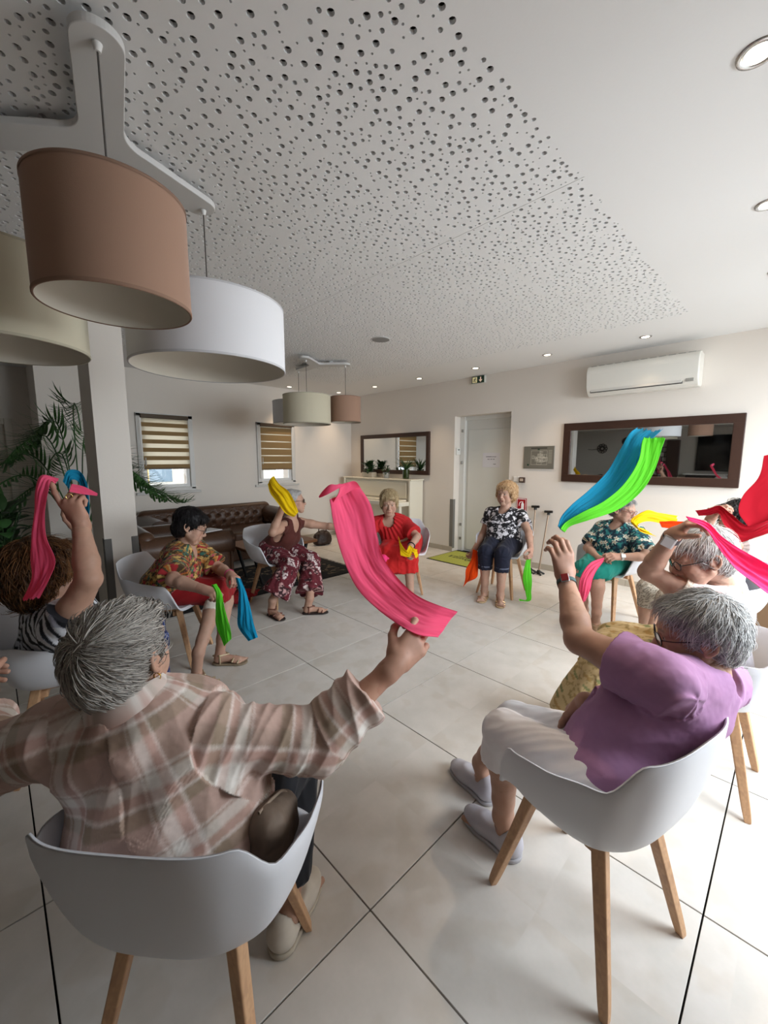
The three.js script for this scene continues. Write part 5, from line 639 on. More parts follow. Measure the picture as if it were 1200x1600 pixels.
function watch(P, s, tpos, face, strap, size = 1, out) { const E = P.J['e' + s], W = P.J['w' + s], c = L3(E, W, tpos), d = W.clone().sub(E).normalize(), n = VA(out), nn = n.addScaledVector(d, -n.dot(d)).normalize(), x = d.clone().cross(nn).normalize(), M = new THREE.Matrix4().makeBasis(x, d, nn).setPosition(c), r = 0.031; const w = P.put('wristwatch', xf(mg([new THREE.CylinderGeometry(r, r, 0.018 * size, 28, 1, true).rotateX(0), new THREE.CylinderGeometry(r + 0.002, r + 0.002, 0.018 * size, 28, 1, true)]), M), MAT(strap, 0.6, { side: THREE.DoubleSide })); P.put('watch_case', xf(rb(-0.018 * size, -0.021 * size, r - 0.002, 0.018 * size, 0.021 * size, r + 0.008, 0.006, 3), M), MAT(0xb9b9bb, 0.3, { metalness: 0.7 }), undefined, w); P.put('watch_face', xf(rb(-0.015 * size, -0.018 * size, r + 0.006, 0.015 * size, 0.018 * size, r + 0.009, 0.003, 2), M), MAT(face, 0.15), undefined, w); }
function bangle(P, s, tpos, color, r = 0.032, tr = 0.0035, name = 'bracelet') { const E = P.J['e' + s], W = P.J['w' + s], d = W.clone().sub(E).normalize(); P.put(name, new THREE.TorusGeometry(r, tr, 8, 30).applyQuaternion(new THREE.Quaternion().setFromUnitVectors(V(0, 0, 1), d)).translate(...L3(E, W, tpos).toArray()), MAT(color, 0.4)); }
// ---------------------------------------------------------------- the women of the circle
{
  const P = person({ f: [0.751, -0.661], p: [0.272, 0.545, -0.984], n: [0.194, 0.862, -1.042], h: [0.186, 0.988, -1.059], sL: [0.062, 0.809, -1.133], sR: [0.32, 0.785, -0.933], eL: [-0.077, 0.7, -1.331], wL: [-0.078, 0.738, -1.603], eR: [0.546, 0.715, -0.812], wR: [0.748, 0.881, -0.727], kL: [0.495, 0.51, -1.26], aL: [0.506, 0.085, -1.262], kR: [0.639, 0.5, -1.066], aR: [0.534, 0.085, -0.967], label: 'woman from behind with short grey hair in pink and taupe plaid shirt, arms spread', face: [0.74, 0.12, -0.66], roll: 0.05, skin: 'tan', seed: 3, g: 1.46, gp: 1.2, hs: 1.14, hd: 1.0, cell: 0.009, hc: 0.0038, handc: 0.0034, hair: 'short', hairW: 1.02, hcell: 0.0042, hamp: 0.0035, strands: 5200, lock: { len: 0.05, r: 0.0012, lift: 0.0035, droop: 0.15, swirl: 0.35, wave: 0.6, crown: V(0.01, 0.07, -0.118) }, hairCol: (r, q) => { const k = 0.23 + 0.30 * cl(r); return [k, k * 0.92, k * 0.83]; },
    handR: { to: [0.868, 0.949, -0.712], n: [0.35, -0.35, -0.85], curl: [[0.5, 1.2, 0.8], [0.55, 1.25, 0.9], [0.6, 1.3, 0.9], [0.65, 1.3, 0.9], 0.6] }, handL: { to: [-0.117, 0.782, -1.823], n: [0.5, 0, -0.6], curl: [0.8] },
    top: { sleeve: 1.62, e: 0.02, flare: 0.016, wr: 0.0085, wf: 8.5, cell: 0.0037, hem: -0.13, neck: 0.07, col: plaid, label: 'plaid flannel shirt', folds: (u, v, id) => id === 'torso' ? 0.010 * Math.sin(v * 34 + 3.2 * nz(u * 7, v * 4, 2) + u * 14) * sst(0.46, 0.25, v) : 0.006 * Math.sin(v * 55 + u * 8) * sst(0.10, 0.0, Math.abs(v - 0.26)) }, legs: { hem: 1.82, col: plainL('#12131a', 0.03), hemR: 0.05, label: 'dark navy trousers' }, shoe: { kind: 'closed', col: lin('#c9c0b2'), sole: lin('#b3a998') }, footR: [0.88, 0, -0.46] });
  // shirt collar: a folded band round the neck
  const n = P.J.n.clone().addScaledVector(P.T.up, 0.012), g = new THREE.BufferGeometry(), pos = [], idx = [], N = 60, prof = [[0.066, 0.026], [0.070, 0.040], [0.077, 0.042], [0.088, 0.020], [0.099, -0.014], [0.096, -0.017], [0.082, 0.014], [0.072, 0.02]]; for (let i = 0; i <= N; i++) { const a = 0.55 + (2 * Math.PI - 1.1) * i / N; for (const [r, y] of prof) { const p = n.clone().addScaledVector(P.T.f, Math.cos(a) * r * 0.98).addScaledVector(P.T.r, Math.sin(a) * r * 1.06).addScaledVector(P.T.up, y - 0.018 * Math.cos(a)); pos.push(p.x, p.y, p.z); } } const m = prof.length; for (let i = 0; i < N; i++) for (let j = 0; j < m; j++) { const a = i * m + j, b = i * m + (j + 1) % m; idx.push(a, b, b + m, a, b + m, a + m); } g.setAttribute('position', new THREE.Float32BufferAttribute(pos, 3)); g.setIndex(idx); g.computeVertexNormals();
  paint(g, (p, q, i) => plaid([Math.floor(i / m) / N * 0.62 + 0.02, 0.055 + (i % m) * 0.012])); P.put('collar', g, VC(0.9, { side: THREE.DoubleSide }));
  for (const s of [1]) P.put('earring', xf(new THREE.TorusGeometry(0.008, 0.0012, 6, 18).translate(-s * 0.082, -0.044, -0.006), P.HM), MAT(0xc9a23f, 0.25, { metalness: 1 }));
}
{
  const P = person({ f: [0.98, 0.2], p: [0.185, 0.545, -2.423], n: [0.145, 0.799, -2.19], h: [0.139, 0.949, -2.223], sL: [0.135, 0.749, -2.355], sR: [0.155, 0.749, -2.025], eL: [0.308, 0.842, -2.526], wL: [0.308, 1.08, -2.555], eR: [0.247, 0.969, -1.922], wR: [0.251, 1.187, -2.022], kL: [0.565, 0.51, -2.458], aL: [0.574, 0.085, -2.45], kR: [0.521, 0.51, -2.242], aR: [0.532, 0.085, -2.246], label: 'woman with big brown hair in a zebra striped top, arm raised', face: [0.97, -0.05, -0.12], skin: 'tan', seed: 8, hd: 1.04, g: 1.3, arm: 1.22, hs: 1.1, cell: 0.010, hc: 0.006, handc: 0.0034, hair: 'bouffant', hairW: 1.1, hamp: 0.007, strands: 2200, lock: { len: 0.06, r: 0.0014, lift: 0.008, droop: 0.7, wave: 1.2 }, hairCol: tintHair('#2d1b0e', '#7d5430'), glasses: 0x6a5a3a,
    handR: { to: [0.2, 1.328, -2.009], n: [0.5, 0.1, -0.6], curl: [[0.15, 0.2, 0.15], 1.3, 1.35, 1.35, 0.9] }, handL: { n: [0, 0, 1], curl: [1.2] },
    top: { sleeve: 0.42, cell: 0.005, wr: 0.005, hem: -0.08, col: zebra, label: 'zebra striped top', flare: 0.02 }, legs: { hem: 1.6, col: (u, v) => lin(nz(u * 120, v * 120, 3) > 0.25 ? '#6f7cab' : '#1a2450'), label: 'speckled blue trousers' }, shoe: { kind: 'closed', col: lin('#3a3532') } });
  P.put('ring', new THREE.TorusGeometry(0.0105, 0.0018, 6, 20).translate(...[0.221, 1.292, -2.01]), MAT(0xd9c27a, 0.2, { metalness: 1 }));
}
{
  const P = person({ f: [0.778, 0.628], p: [0.846, 0.545, -3.087], n: [0.945, 0.825, -2.965], h: [0.977, 0.975, -2.933], sL: [1.049, 0.775, -3.093], sR: [0.842, 0.775, -2.836], eL: [1.143, 0.648, -2.899], wL: [1.137, 0.643, -2.679], eR: [0.748, 0.708, -2.614], wR: [0.86, 0.665, -2.43], kL: [1.213, 0.51, -2.945], aL: [1.074, 0.185, -2.736], kR: [1.088, 0.51, -2.79], aR: [0.856, 0.215, -2.574], label: 'black-haired woman in flowery blouse and red skirt looking down', face: [0.84, -0.42, 0.42], seed: 12, g: 1.2, hair: 'bob', hamp: 0.003, strands: 900, lock: { len: 0.05, r: 0.0012, lift: 0.003, droop: 0.6 }, hairCol: tintHair('#060506', '#1d171a'), glasses: 0x1d1513, brow: [0.03, 0.02, 0.02],
    handR: { n: [0.2, -0.9, -0.2], curl: [0.9, 1.0, 1.1, 1.15, 0.8] }, handL: { n: [-0.2, -0.9, 0.3], curl: [0.9, 1.0, 1.1, 1.15, 0.8] },
    top: { sleeve: 0.85, e: 0.016, flare: 0.022, cell: 0.006, wr: 0.006, hem: -0.04, col: floral, scoop: 0.02, label: 'flowery short-sleeved blouse' }, legs: { hem: 1, skirt: 0.03, name: 'skirt', drop: 0.06, col: plainL('#8e0a12'), label: 'red skirt' }, shoe: { kind: 'sandal', col: lin('#bfae90'), metal: 0.5, sole: lin('#8a7a63') }, footL: [0.75, 0, 0.66], footR: [0.5, 0, 0.85], arm: 1.1 });
  bangle(P, 'L', 0.86, 0xa0244f, 0.032, 0.005);
  const K = P.J.kR, A = P.J.aR, d = A.clone().sub(K).normalize(); P.put('knee_bandage', sdf([cap(K.clone().addScaledVector(d, 0.08), K.clone().addScaledVector(d, 0.16), 0.064, 0.062, { cutA: 1, cutB: 1 })], 0.007, { disp: (x, y, z) => 0.002 * Math.sin(y * 260) }), MAT(0xd9d2c6, 0.9));
}
{
  const P = person({ f: [0.2, 0.98], p: [2.011, 0.545, -3.635], n: [2.114, 0.84, -3.491], h: [2.127, 1.021, -3.455], sL: [2.261, 0.79, -3.565], sR: [1.966, 0.79, -3.417], eL: [2.456, 0.746, -3.415], wL: [2.575, 0.74, -3.23], eR: [1.777, 0.786, -3.254], wR: [1.862, 0.987, -3.233], kL: [2.2, 0.447, -3.278], aL: [2.045, 0.148, -3.093], kR: [1.96, 0.457, -3.261], aR: [1.766, 0.151, -3.28], label: 'woman with cropped silver hair and sunglasses in a brown tank top, arms out', face: [0.86, 0.06, 0.5], skin: 'tan', seed: 21, g: 1.1, hair: 'short', hairW: 0.97, hamp: 0.0018, strands: 500, lock: { len: 0.02, r: 0.0009, lift: 0.002 }, hairCol: greyHair(0.3, 0.62, 0.92), glasses: 0x2a1a10, dark: 1, smile: 1,
    handR: { n: [0.3, 0, 0.8], curl: [1.1] }, handL: { n: [0, -0.2, 0.9], curl: [0.4] },
    top: { sleeve: 0, cell: 0.006, wr: 0.0025, e: 0.003, hem: -0.04, neck: 0.072, scoop: 0.05, col: plainC('#4d1e16'), label: 'brown tank top' }, legs: { hem: 1.84, hemR: 0.085, flare: 0.03, wr: 0.008, cell: 0.007, pleat: 0.006, col: burgundy, label: 'wide burgundy patterned trousers' }, shoe: { kind: 'sandal', col: lin('#6d4234'), sole: lin('#2d211c') }, footR: [0.05, 0, 1], footL: [0.8, 0, 0.6] });
}
{
  const P = person({ f: [-0.702, 0.712], p: [3.211, 0.545, -2.991], n: [3.006, 0.805, -3.01], h: [2.965, 0.982, -2.97], sL: [3.123, 0.755, -2.894], sR: [2.888, 0.755, -3.126], eL: [3.072, 0.657, -2.67], wL: [2.879, 0.586, -2.591], eR: [2.703, 0.598, -3.068], wR: [2.697, 0.438, -2.917], kL: [3.001, 0.459, -2.726], aL: [2.982, 0.096, -2.678], kR: [2.814, 0.464, -2.881], aR: [2.796, 0.116, -2.835], label: 'blonde-grey woman in a red dress with beige belt facing the camera', face: [-0.68, -0.22, 0.72], seed: 33, g: 1.2, hair: 'full', hairW: 0.95, hamp: 0.003, strands: 700, lock: { len: 0.05, droop: 0.5 }, hairCol: tintHair('#8d7350', '#cfbb94'), hd: 1.0,
    handR: { n: [0, -0.6, 0], curl: [0.9] }, handL: { to: [2.81, 0.539, -2.561], n: [0.2, -0.4, 0.5], curl: [0.7, 0.8, 0.9, 0.9, 0.5] },
    top: { sleeve: 0.75, e: 0.014, flare: 0.025, cell: 0.006, wr: 0.003, hem: 0.03, scoop: 0.015, col: plainC('#b3141a'), folds: (u, v, id) => id === 'torso' ? 0.005 * Math.sin(u * 150) * sst(0.05, 0.18, v) : 0, label: 'gathered red dress top' }, legs: { hem: 1, skirt: 0.075, name: 'skirt', drop: 0.17, dropF: 0.02, wr: 0.003, e: 0.026, col: plainL('#bb1414'), pleat: 0.004, label: 'red dress skirt' }, shoe: { kind: 'sandal', col: lin('#8d7a6a'), sole: lin('#4b3a30') } });
  const up = P.T.up, q = P.J.p.clone().addScaledVector(up, 0.13), slab = (sgn) => ({ d: (x, y, z) => 0.017 - sgn * (up.x * (x - q.x) + up.y * (y - q.y) + up.z * (z - q.z)), lo: [q.x - 0.6, q.y - 0.6, q.z - 0.6], hi: [q.x + 0.6, q.y + 0.6, q.z + 0.6], sub: 1, k: 0.003 });
  P.put('belt', sdf([...torsoPrims(P.J, P.T, 0.024, 1.2).slice(0, 5), slab(1), slab(-1)], 0.006, { k: 0.04 }), MAT(0xb49a7c, 0.6)); P.put('belt_buckle', new THREE.TorusGeometry(0.022, 0.005, 8, 20).scale(1.2, 0.8, 1).applyQuaternion(new THREE.Quaternion().setFromUnitVectors(V(0, 0, 1), P.T.f)).translate(...q.clone().addScaledVector(P.T.f, 0.222).toArray()), MAT(0xcab99a, 0.3, { metalness: 0.6 }));
  const nn = P.J.n.clone(); P.put('necklace', [tube([nn.clone().addScaledVector(P.T.r, -0.06).addScaledVector(P.T.f, 0.05), nn.clone().addScaledVector(P.T.up, -0.11).addScaledVector(P.T.f, 0.135).addScaledVector(P.T.r, -0.02), nn.clone().addScaledVector(P.T.up, -0.16).addScaledVector(P.T.f, 0.15), nn.clone().addScaledVector(P.T.up, -0.11).addScaledVector(P.T.f, 0.135).addScaledVector(P.T.r, 0.02), nn.clone().addScaledVector(P.T.r, 0.06).addScaledVector(P.T.f, 0.05)], 0.0025, 30, 6), new THREE.SphereGeometry(0.014, 12, 10).translate(...nn.clone().addScaledVector(P.T.up, -0.175).addScaledVector(P.T.f, 0.152).toArray())], MAT(0xe6ddc8, 0.25, { metalness: 0.4 }));
  bangle(P, 'L', 0.85, 0x141416, 0.034, 0.007, 'wristwatch');
}
{
  const P = person({ f: [-0.992, 0.129], p: [3.92, 0.545, -2.175], n: [3.991, 0.887, -2.207], h: [3.975, 1.063, -2.198], sL: [4.012, 0.837, -2.043], sR: [3.97, 0.837, -2.37], eL: [3.884, 0.697, -1.881], wL: [3.739, 0.562, -1.784], eR: [3.89, 0.605, -2.417], wR: [3.721, 0.465, -2.405], kL: [3.584, 0.5, -1.997], aL: [3.578, 0.087, -1.998], kR: [3.553, 0.496, -2.167], aR: [3.577, 0.09, -2.182], label: 'woman with red-blonde hair in black and white printed top and navy capris', face: [-0.97, 0.0, 0.02], seed: 41, g: 1.12, hair: 'full', hairW: 1.06, hamp: 0.007, strands: 800, lock: { len: 0.045, droop: 0.3, curl: 0.06, lift: 0.006 }, hairCol: tintHair('#a67c50', '#e0c098'), smile: 1, hd: 1.0,
    handR: { n: [0.2, 0, -0.9], curl: [0.8] }, handL: { n: [0, 0, -0.9], curl: [0.8] },
    top: { sleeve: 0.55, e: 0.011, flare: 0.018, cell: 0.006, wr: 0.003, hem: -0.05, scoop: 0.03, col: bwPrint, label: 'black and white printed top' }, legs: { hem: 1.42, hemR: 0.058, col: (u, v) => lin(v > 0.575 && v < 0.583 ? '#6d7285' : '#0a0f25'), label: 'navy capri trousers' }, shoe: { kind: 'sandal', col: lin('#d3b48c'), metal: 0.75, rough: 0.25, sole: lin('#b59a76') }, footL: [-0.85, 0, 0.5], footR: [-0.9, 0, 0.3] });
}
{
  const P = person({ f: [-0.957, -0.29], p: [4.024, 0.545, -1.146], n: [4.044, 0.837, -1.104], h: [4.033, 0.985, -1.086], sL: [3.999, 0.787, -0.956], sR: [4.089, 0.787, -1.253], eL: [3.843, 0.635, -0.833], wL: [3.704, 0.629, -1.003], eR: [3.913, 0.622, -1.319], wR: [3.752, 0.579, -1.175], kL: [3.611, 0.48, -1.123], aL: [3.531, 0.163, -1.086], kR: [3.594, 0.474, -1.251], aR: [3.58, 0.151, -1.205], label: 'grey-haired woman in teal flowered blouse and green skirt before the wide mirror', face: [-0.2, -0.18, 0.97], seed: 52, g: 1.08, hair: 'short', hairW: 1.03, hamp: 0.004, strands: 700, hairCol: greyHair(0.16, 0.4), glasses: 0x7c1f22,
    handR: { to: [3.66, 0.598, -1.096], n: [0.3, -0.8, 0.2], curl: [0.5, 0.6, 0.6, 0.6, 0.4] }, handL: { to: [3.539, 0.658, -1.057], n: [0.6, -0.6, -0.3], curl: [0.8] },
    top: { sleeve: 0.8, e: 0.016, flare: 0.03, cell: 0.0055, wr: 0.005, hem: -0.06, scoop: 0.015, col: tealFloral, label: 'teal blouse with white flowers' }, legs: { hem: 1, skirt: -0.03, name: 'skirt', col: plainL('#0c8072'), drop: 0.03, label: 'turquoise skirt' }, shoe: { kind: 'closed', col: lin('#9a8166'), sole: lin('#c9c4ba') }, footL: [-0.75, 0, 0.35] });
  watch(P, 'L', 0.88, 0xe6e4e0, 0xd6d3cd, 0.9, [-0.85, 0.4, 0.3]);
}
{
  const P = person({ f: [0, -1], p: [2.24, 0.545, -0.205], n: [2.164, 0.912, -0.19], h: [2.038, 1.041, -0.251], sL: [2.004, 0.862, -0.19], sR: [2.324, 0.862, -0.19], eL: [1.977, 0.962, -0.418], wL: [1.894, 1.145, -0.327], eR: [2.478, 0.831, -0.384], wR: [2.638, 0.971, -0.44], kL: [2.077, 0.494, -0.591], aL: [2.136, 0.085, -0.58], kR: [2.273, 0.49, -0.597], aR: [2.344, 0.085, -0.58], label: 'white-haired woman in lace-sleeved white top shielding her head, wearing a smart watch', face: [-0.50, -0.34, -0.85], roll: 0, seed: 61, cell: 0.009, hc: 0.0036, handc: 0.0033, hair: 'short', hairW: 1.02, hcell: 0.0045, hamp: 0.0035, strands: 3200, lock: { len: 0.055, r: 0.001, lift: 0.005, droop: 0.3, wave: 0.9 }, hairCol: greyHair(0.36, 0.68, 0.93), glasses: 0x141416, sag: 1,
    handL: { to: [1.868, 1.226, -0.254], n: [0.25, -0.9, -0.1], curl: [0.7, 0.75, 0.8, 0.9, 0.3], spread: 0.1 }, handR: { to: [2.55, 1.05, -0.487], n: [0.1, 0.2, 0.9], curl: [0.9, 1.0, 1.0, 1.0, 0.4] },
    top: { sleeve: 0.5, e: 0.009, flare: 0.008, cell: 0.0048, wr: 0.005, hem: -0.05, backscoop: 1, col: ([u, v, id]) => { if (id === 'armL' || id === 'armR') { if (v > 0.098) return lin(Math.sin(v * 900) > -0.2 ? '#efe2cf' : '#c9ad97'); const w = worley(u, v, 0.03); return lin(w.e < 0.006 || Math.abs(w.d - 0.008) < 0.0018 ? '#f1e6e6' : '#dcb9b9'); } return lin('#d2cfd4'); }, label: 'white top with lace sleeves' }, legs: { hem: 1, skirt: 0.05, name: 'skirt', drop: 0.36, dropF: 0.12, e: 0.03, cell: 0.007, pleat: 0.006, col: (u, v, x, y, z) => { const w = worley(u + 0.01 * nz(x * 30, y * 30, z * 30), y + z * 0.6, 0.045); return lin(w.d < 0.010 ? (w.r < 0.5 ? '#a98a55' : '#7d7f52') : fbm(x * 40, y * 40, z * 40) > 0.3 ? '#a08a5a' : '#c4ad80'); }, label: 'beige flowered skirt' }, shoe: { kind: 'closed', col: lin('#b8ac9a') } });
  watch(P, 'L', 0.93, 0xe9eef4, 0x3c3438, 1.25, [-0.95, 0.25, 0.2]);
}
{
  person({ f: [-0.697, -0.717], p: [3.51, 0.545, -0.349], n: [3.688, 0.87, -0.303], h: [3.701, 1.019, -0.29], sL: [3.57, 0.82, -0.188], sR: [3.806, 0.82, -0.418], eL: [3.351, 0.9, -0.28], wL: [3.232, 1.084, -0.296], eR: [3.562, 0.84, -0.469], wR: [3.516, 1.044, -0.402], kL: [3.177, 0.51, -0.534], aL: [2.943, 0.237, -0.602], kR: [3.335, 0.51, -0.688], aR: [3.324, 0.085, -0.691], label: 'dark-haired woman in white knit top holding up a red scarf, half hidden at right', face: [-0.75, -0.1, -0.6], seed: 72, hair: 'full', hamp: 0.010, strands: 900, lock: { len: 0.05, curl: 0.2, lift: 0.010, r: 0.0014 }, hairCol: tintHair('#050505', '#201c1c'), brow: [0.03, 0.03, 0.03],
    handR: { to: [3.489, 1.094, -0.369], n: [0, 0.2, 0.8], curl: [0.8] }, handL: { to: [3.128, 1.155, -0.309], n: [-0.4, -0.3, -0.6], curl: [0.7, 0.8, 0.9, 1.0, 0.5] },
    top: { sleeve: 0.7, e: 0.014, flare: 0.02, cell: 0.006, col: ([u, v]) => lin(Math.sin(u * 260) * Math.sin(v * 260) > 0.35 ? '#b9b6bc' : '#e4e1e6'), label: 'white knitted top' }, legs: { hem: 1.3, col: (u, v) => lin(Math.sin(u * 420) * Math.sin(v * 420) > 0.2 ? '#6d655a' : '#b7ae9f'), label: 'grey checked trousers' }, shoe: { kind: 'closed', col: lin('#8a8378') } });
}
{
  const P = person({ f: [0.25, -0.968], p: [1.235, 0.545, -0.314], n: [1.479, 0.81, -0.134], h: [1.46, 0.925, -0.173], sL: [1.249, 0.844, -0.209], sR: [1.605, 0.739, -0.124], eL: [1.315, 0.862, -0.45], wL: [1.462, 1.008, -0.56], eR: [1.488, 0.603, -0.298], wR: [1.293, 0.672, -0.411], kL: [1.223, 0.485, -0.647], aL: [1.251, 0.129, -0.653], kR: [1.355, 0.442, -0.679], aR: [1.405, 0.145, -0.844], label: 'grey-haired woman in mauve T-shirt and white capris raising her left arm', face: [-0.34, -0.2, -0.92], roll: -0.06, seed: 83, g: 0.98, gp: 0.92, hs: 1.08, cell: 0.009, hc: 0.0036, handc: 0.0033, hair: 'short', hairW: 1.05, hcell: 0.0045, hamp: 0.004, strands: 6500, lock: { len: 0.048, r: 0.0008, lift: 0.008, droop: 0.22, wave: 1.0 }, hairCol: greyHair(0.30, 0.74, 0.98), glasses: 0x2c1c18, skin: 'tan', arm: 1.2,
    handL: { to: [1.466, 1.214, -0.601], n: [0.55, 0.05, -0.78], curl: [[0.45, 0.8, 0.6], [0.4, 0.75, 0.6], [0.45, 0.8, 0.6], [0.5, 0.85, 0.6], 0.75], spread: 0.0 }, handR: { to: [1.426, 0.527, -0.499], n: [0.1, -0.9, 0.1], curl: [0.5, 0.55, 0.6, 0.65, 0.3] },
    top: { sleeve: 0.5, e: 0.012, flare: 0.018, cell: 0.005, wr: 0.0085, wf: 6.5, hem: -0.10, neck: 0.075, backscoop: 1, col: ([u, v, id], x, y, z) => { const n = 1 + 0.05 * fbm(x * 40, y * 40, z * 40), c = lin('#a67aa0'); return [c[0] * n, c[1] * n, c[2] * n]; }, label: 'mauve T-shirt', folds: (u, v, id) => id === 'torso' ? 0.008 * Math.sin(v * 30 + u * 22 + 2.5 * nz(u * 6, v * 5, 4)) * sst(0.42, 0.2, v) : 0 }, legs: { hem: 1.30, hemR: 0.062, flare: 0.012, wr: 0.007, cell: 0.007, col: plainL('#f2f0f2', 0.02), e: 0.006, label: 'white capri trousers' }, shoe: { kind: 'closed', col: lin('#b9b7bf'), sole: lin('#a9a7ab') }, footL: [0.12, 0, -1], footR: [0.2, 0, -0.98] });
  watch(P, 'L', 0.93, 0x8f1c1c, 0x3c5a58, 0.8, [-0.9, 0.1, 0.36]); 
  P.put('hearing_aid', xf(tube([V(0.079, 0.018, -0.01), V(0.088, 0.010, -0.034), V(0.086, -0.012, -0.038)], 0.0035, 14, 6), P.HM), MAT(0xb9b3ab, 0.35));
}
// ---------------------------------------------------------------- scarves
const scarfMat = {}; const SC = { pink: '#ff6892', green: '#74e83c', blue: '#1593bb', sky: '#18a6d2', yellow: '#f7d70c', orange: '#f4560c', red: '#bd0e28', rose: '#ff4a90' };
const sm = (c) => scarfMat[c] ??= MAT(SC[c], 1, { transmission: 0.42, thickness: 0, side: THREE.DoubleSide, specularIntensity: 0.3 });
function scarfGeo(rows, { amp = 0.012, folds = 2.5, seed = 1, nu = 56, nv = 26, ragged = 0 } = {}) {
  const CA = new THREE.CatmullRomCurve3(rows.map((r) => VA(r[0])), false, 'centripetal'), CB = new THREE.CatmullRomCurve3(rows.map((r) => VA(r[1])), false, 'centripetal'), G = [];
  for (let i = 0; i <= nu; i++) { const t = i / nu, a = CA.getPoint(t), b = CB.getPoint(t), tg = CA.getTangent(t).add(CB.getTangent(t)).normalize(), w = b.clone().sub(a), n = tg.clone().cross(w).normalize(), L = w.length(), row = []; for (let j = 0; j <= nv; j++) { const s = j / nv, p = L3(a, b, s), k = Math.min(1, L / 0.08); p.addScaledVector(n, k * (1.5 * amp * nz(s * folds * 1.6 + 0.7 * t, t * 1.7, seed) + 0.9 * amp * nz(s * folds * 4 + 2 * t, t * 3, seed + 4) + 0.0022 * nz(s * 22 + 5 * t, t * 9, seed + 8) + amp * 1.2 * Math.sin(3.1416 * s))); if (ragged && i === nu) p.addScaledVector(tg, ragged * (nz(s * 24, 3, seed) + 0.5 * nz(s * 60, 5, seed))); row.push(p); } G.push(row); }
  const pos = [], idx = [], T = 0.0009, M = nv + 1, nn = (i, j) => { const a = G[Math.min(i + 1, nu)][j].clone().sub(G[Math.max(i - 1, 0)][j]), b = G[i][Math.min(j + 1, nv)].clone().sub(G[i][Math.max(j - 1, 0)]); return a.cross(b).normalize(); };
  for (const s of [1, -1]) for (let i = 0; i <= nu; i++) for (let j = 0; j <= nv; j++) { const p = G[i][j].clone().addScaledVector(nn(i, j), s * T); pos.push(p.x, p.y, p.z); }
  const O = (nu + 1) * M; for (let i = 0; i < nu; i++) for (let j = 0; j < nv; j++) { const a = i * M + j, b = a + 1, c = a + M + 1, d = a + M; idx.push(a, d, c, a, c, b, O + a, O + b, O + c, O + a, O + c, O + d); }
  for (let i = 0; i < nu; i++) for (const j of [0, nv]) { const a = i * M + j, d = a + M; idx.push(a, O + a, O + d, a, O + d, d); } for (let j = 0; j < nv; j++) for (const i of [0, nu]) { const a = i * M + j, b = a + 1; idx.push(a, b, O + b, a, O + b, O + a); }
  const g = new THREE.BufferGeometry(); g.setAttribute('position', new THREE.Float32BufferAttribute(pos, 3)); g.setIndex(idx); g.computeVertexNormals(); return g;
}
function scarf(color, label, rows, o = {}, tail) { const m = solo('scarf', scarfGeo(rows, o), sm(color), label, 'scarf'); if (tail) part('scarf_tail', scarfGeo(tail, { amp: 0.004, folds: 1, seed: 4, nu: 30, nv: 10 }), sm(color), m); return m; }
scarf('pink', 'longest hot pink scarf sweeping through the middle from the plaid woman hand', [[[0.88, 0.933, -0.683], [0.993, 0.977, -0.694]], [[0.814, 0.953, -0.709], [0.95, 0.998, -0.725]], [[0.802, 0.969, -0.766], [0.926, 1.019, -0.795]], [[0.81, 0.991, -0.874], [0.94, 1.051, -0.899]], [[0.813, 1.036, -0.965], [0.95, 1.108, -0.985]], [[0.827, 1.118, -1.05], [0.977, 1.172, -1.04]], [[0.839, 1.214, -1.112], [0.992, 1.27, -1.086]], [[0.848, 1.295, -1.147], [0.979, 1.345, -1.141]]], { amp: 0.009, folds: 1.1, seed: 2, nu: 80, nv: 40 }, [[[0.857, 1.288, -1.137], [0.981, 1.338, -1.137]], [[0.865, 1.341, -1.11], [0.928, 1.361, -1.109]], [[0.833, 1.353, -1.115], [0.839, 1.331, -1.106]], [[0.811, 1.329, -1.133], [0.808, 1.315, -1.119]], [[0.8, 1.312, -1.14], [0.801, 1.308, -1.138]]]);
scarf('pink', 'hot pink scarf hanging from the raised hand of the zebra top woman', [[[0.199, 1.362, -2.044], [0.186, 1.342, -2.053]], [[0.15, 1.378, -2.053], [0.173, 1.353, -2.026]], [[0.127, 1.336, -2.024], [0.158, 1.317, -1.978]], [[0.111, 1.243, -1.981], [0.139, 1.24, -1.939]], [[0.093, 1.166, -1.942], [0.133, 1.161, -1.888]], [[0.08, 1.087, -1.926], [0.147, 1.071, -1.844]], [[0.077, 1.01, -1.901], [0.12, 1.009, -1.831]], [[0.049, 0.934, -1.915], [0.087, 0.954, -1.838]]], { amp: 0.007, folds: 1.5, seed: 5, ragged: 0.012 }, [[[0.23, 1.343, -1.982], [0.22, 1.313, -1.986]], [[0.266, 1.331, -1.987], [0.258, 1.301, -1.989]], [[0.313, 1.3, -1.992], [0.31, 1.29, -1.993]]]);
scarf('blue', 'teal blue scarf behind the raised hand of the zebra top woman', [[[0.252, 1.333, -2.452], [0.27, 1.297, -2.428]], [[0.277, 1.384, -2.465], [0.286, 1.339, -2.448]], [[0.317, 1.383, -2.468], [0.31, 1.331, -2.466]], [[0.339, 1.331, -2.437], [0.316, 1.281, -2.45]], [[0.342, 1.244, -2.418], [0.321, 1.207, -2.432]], [[0.333, 1.145, -2.409], [0.316, 1.135, -2.423]]], { amp: 0.006, seed: 6 });
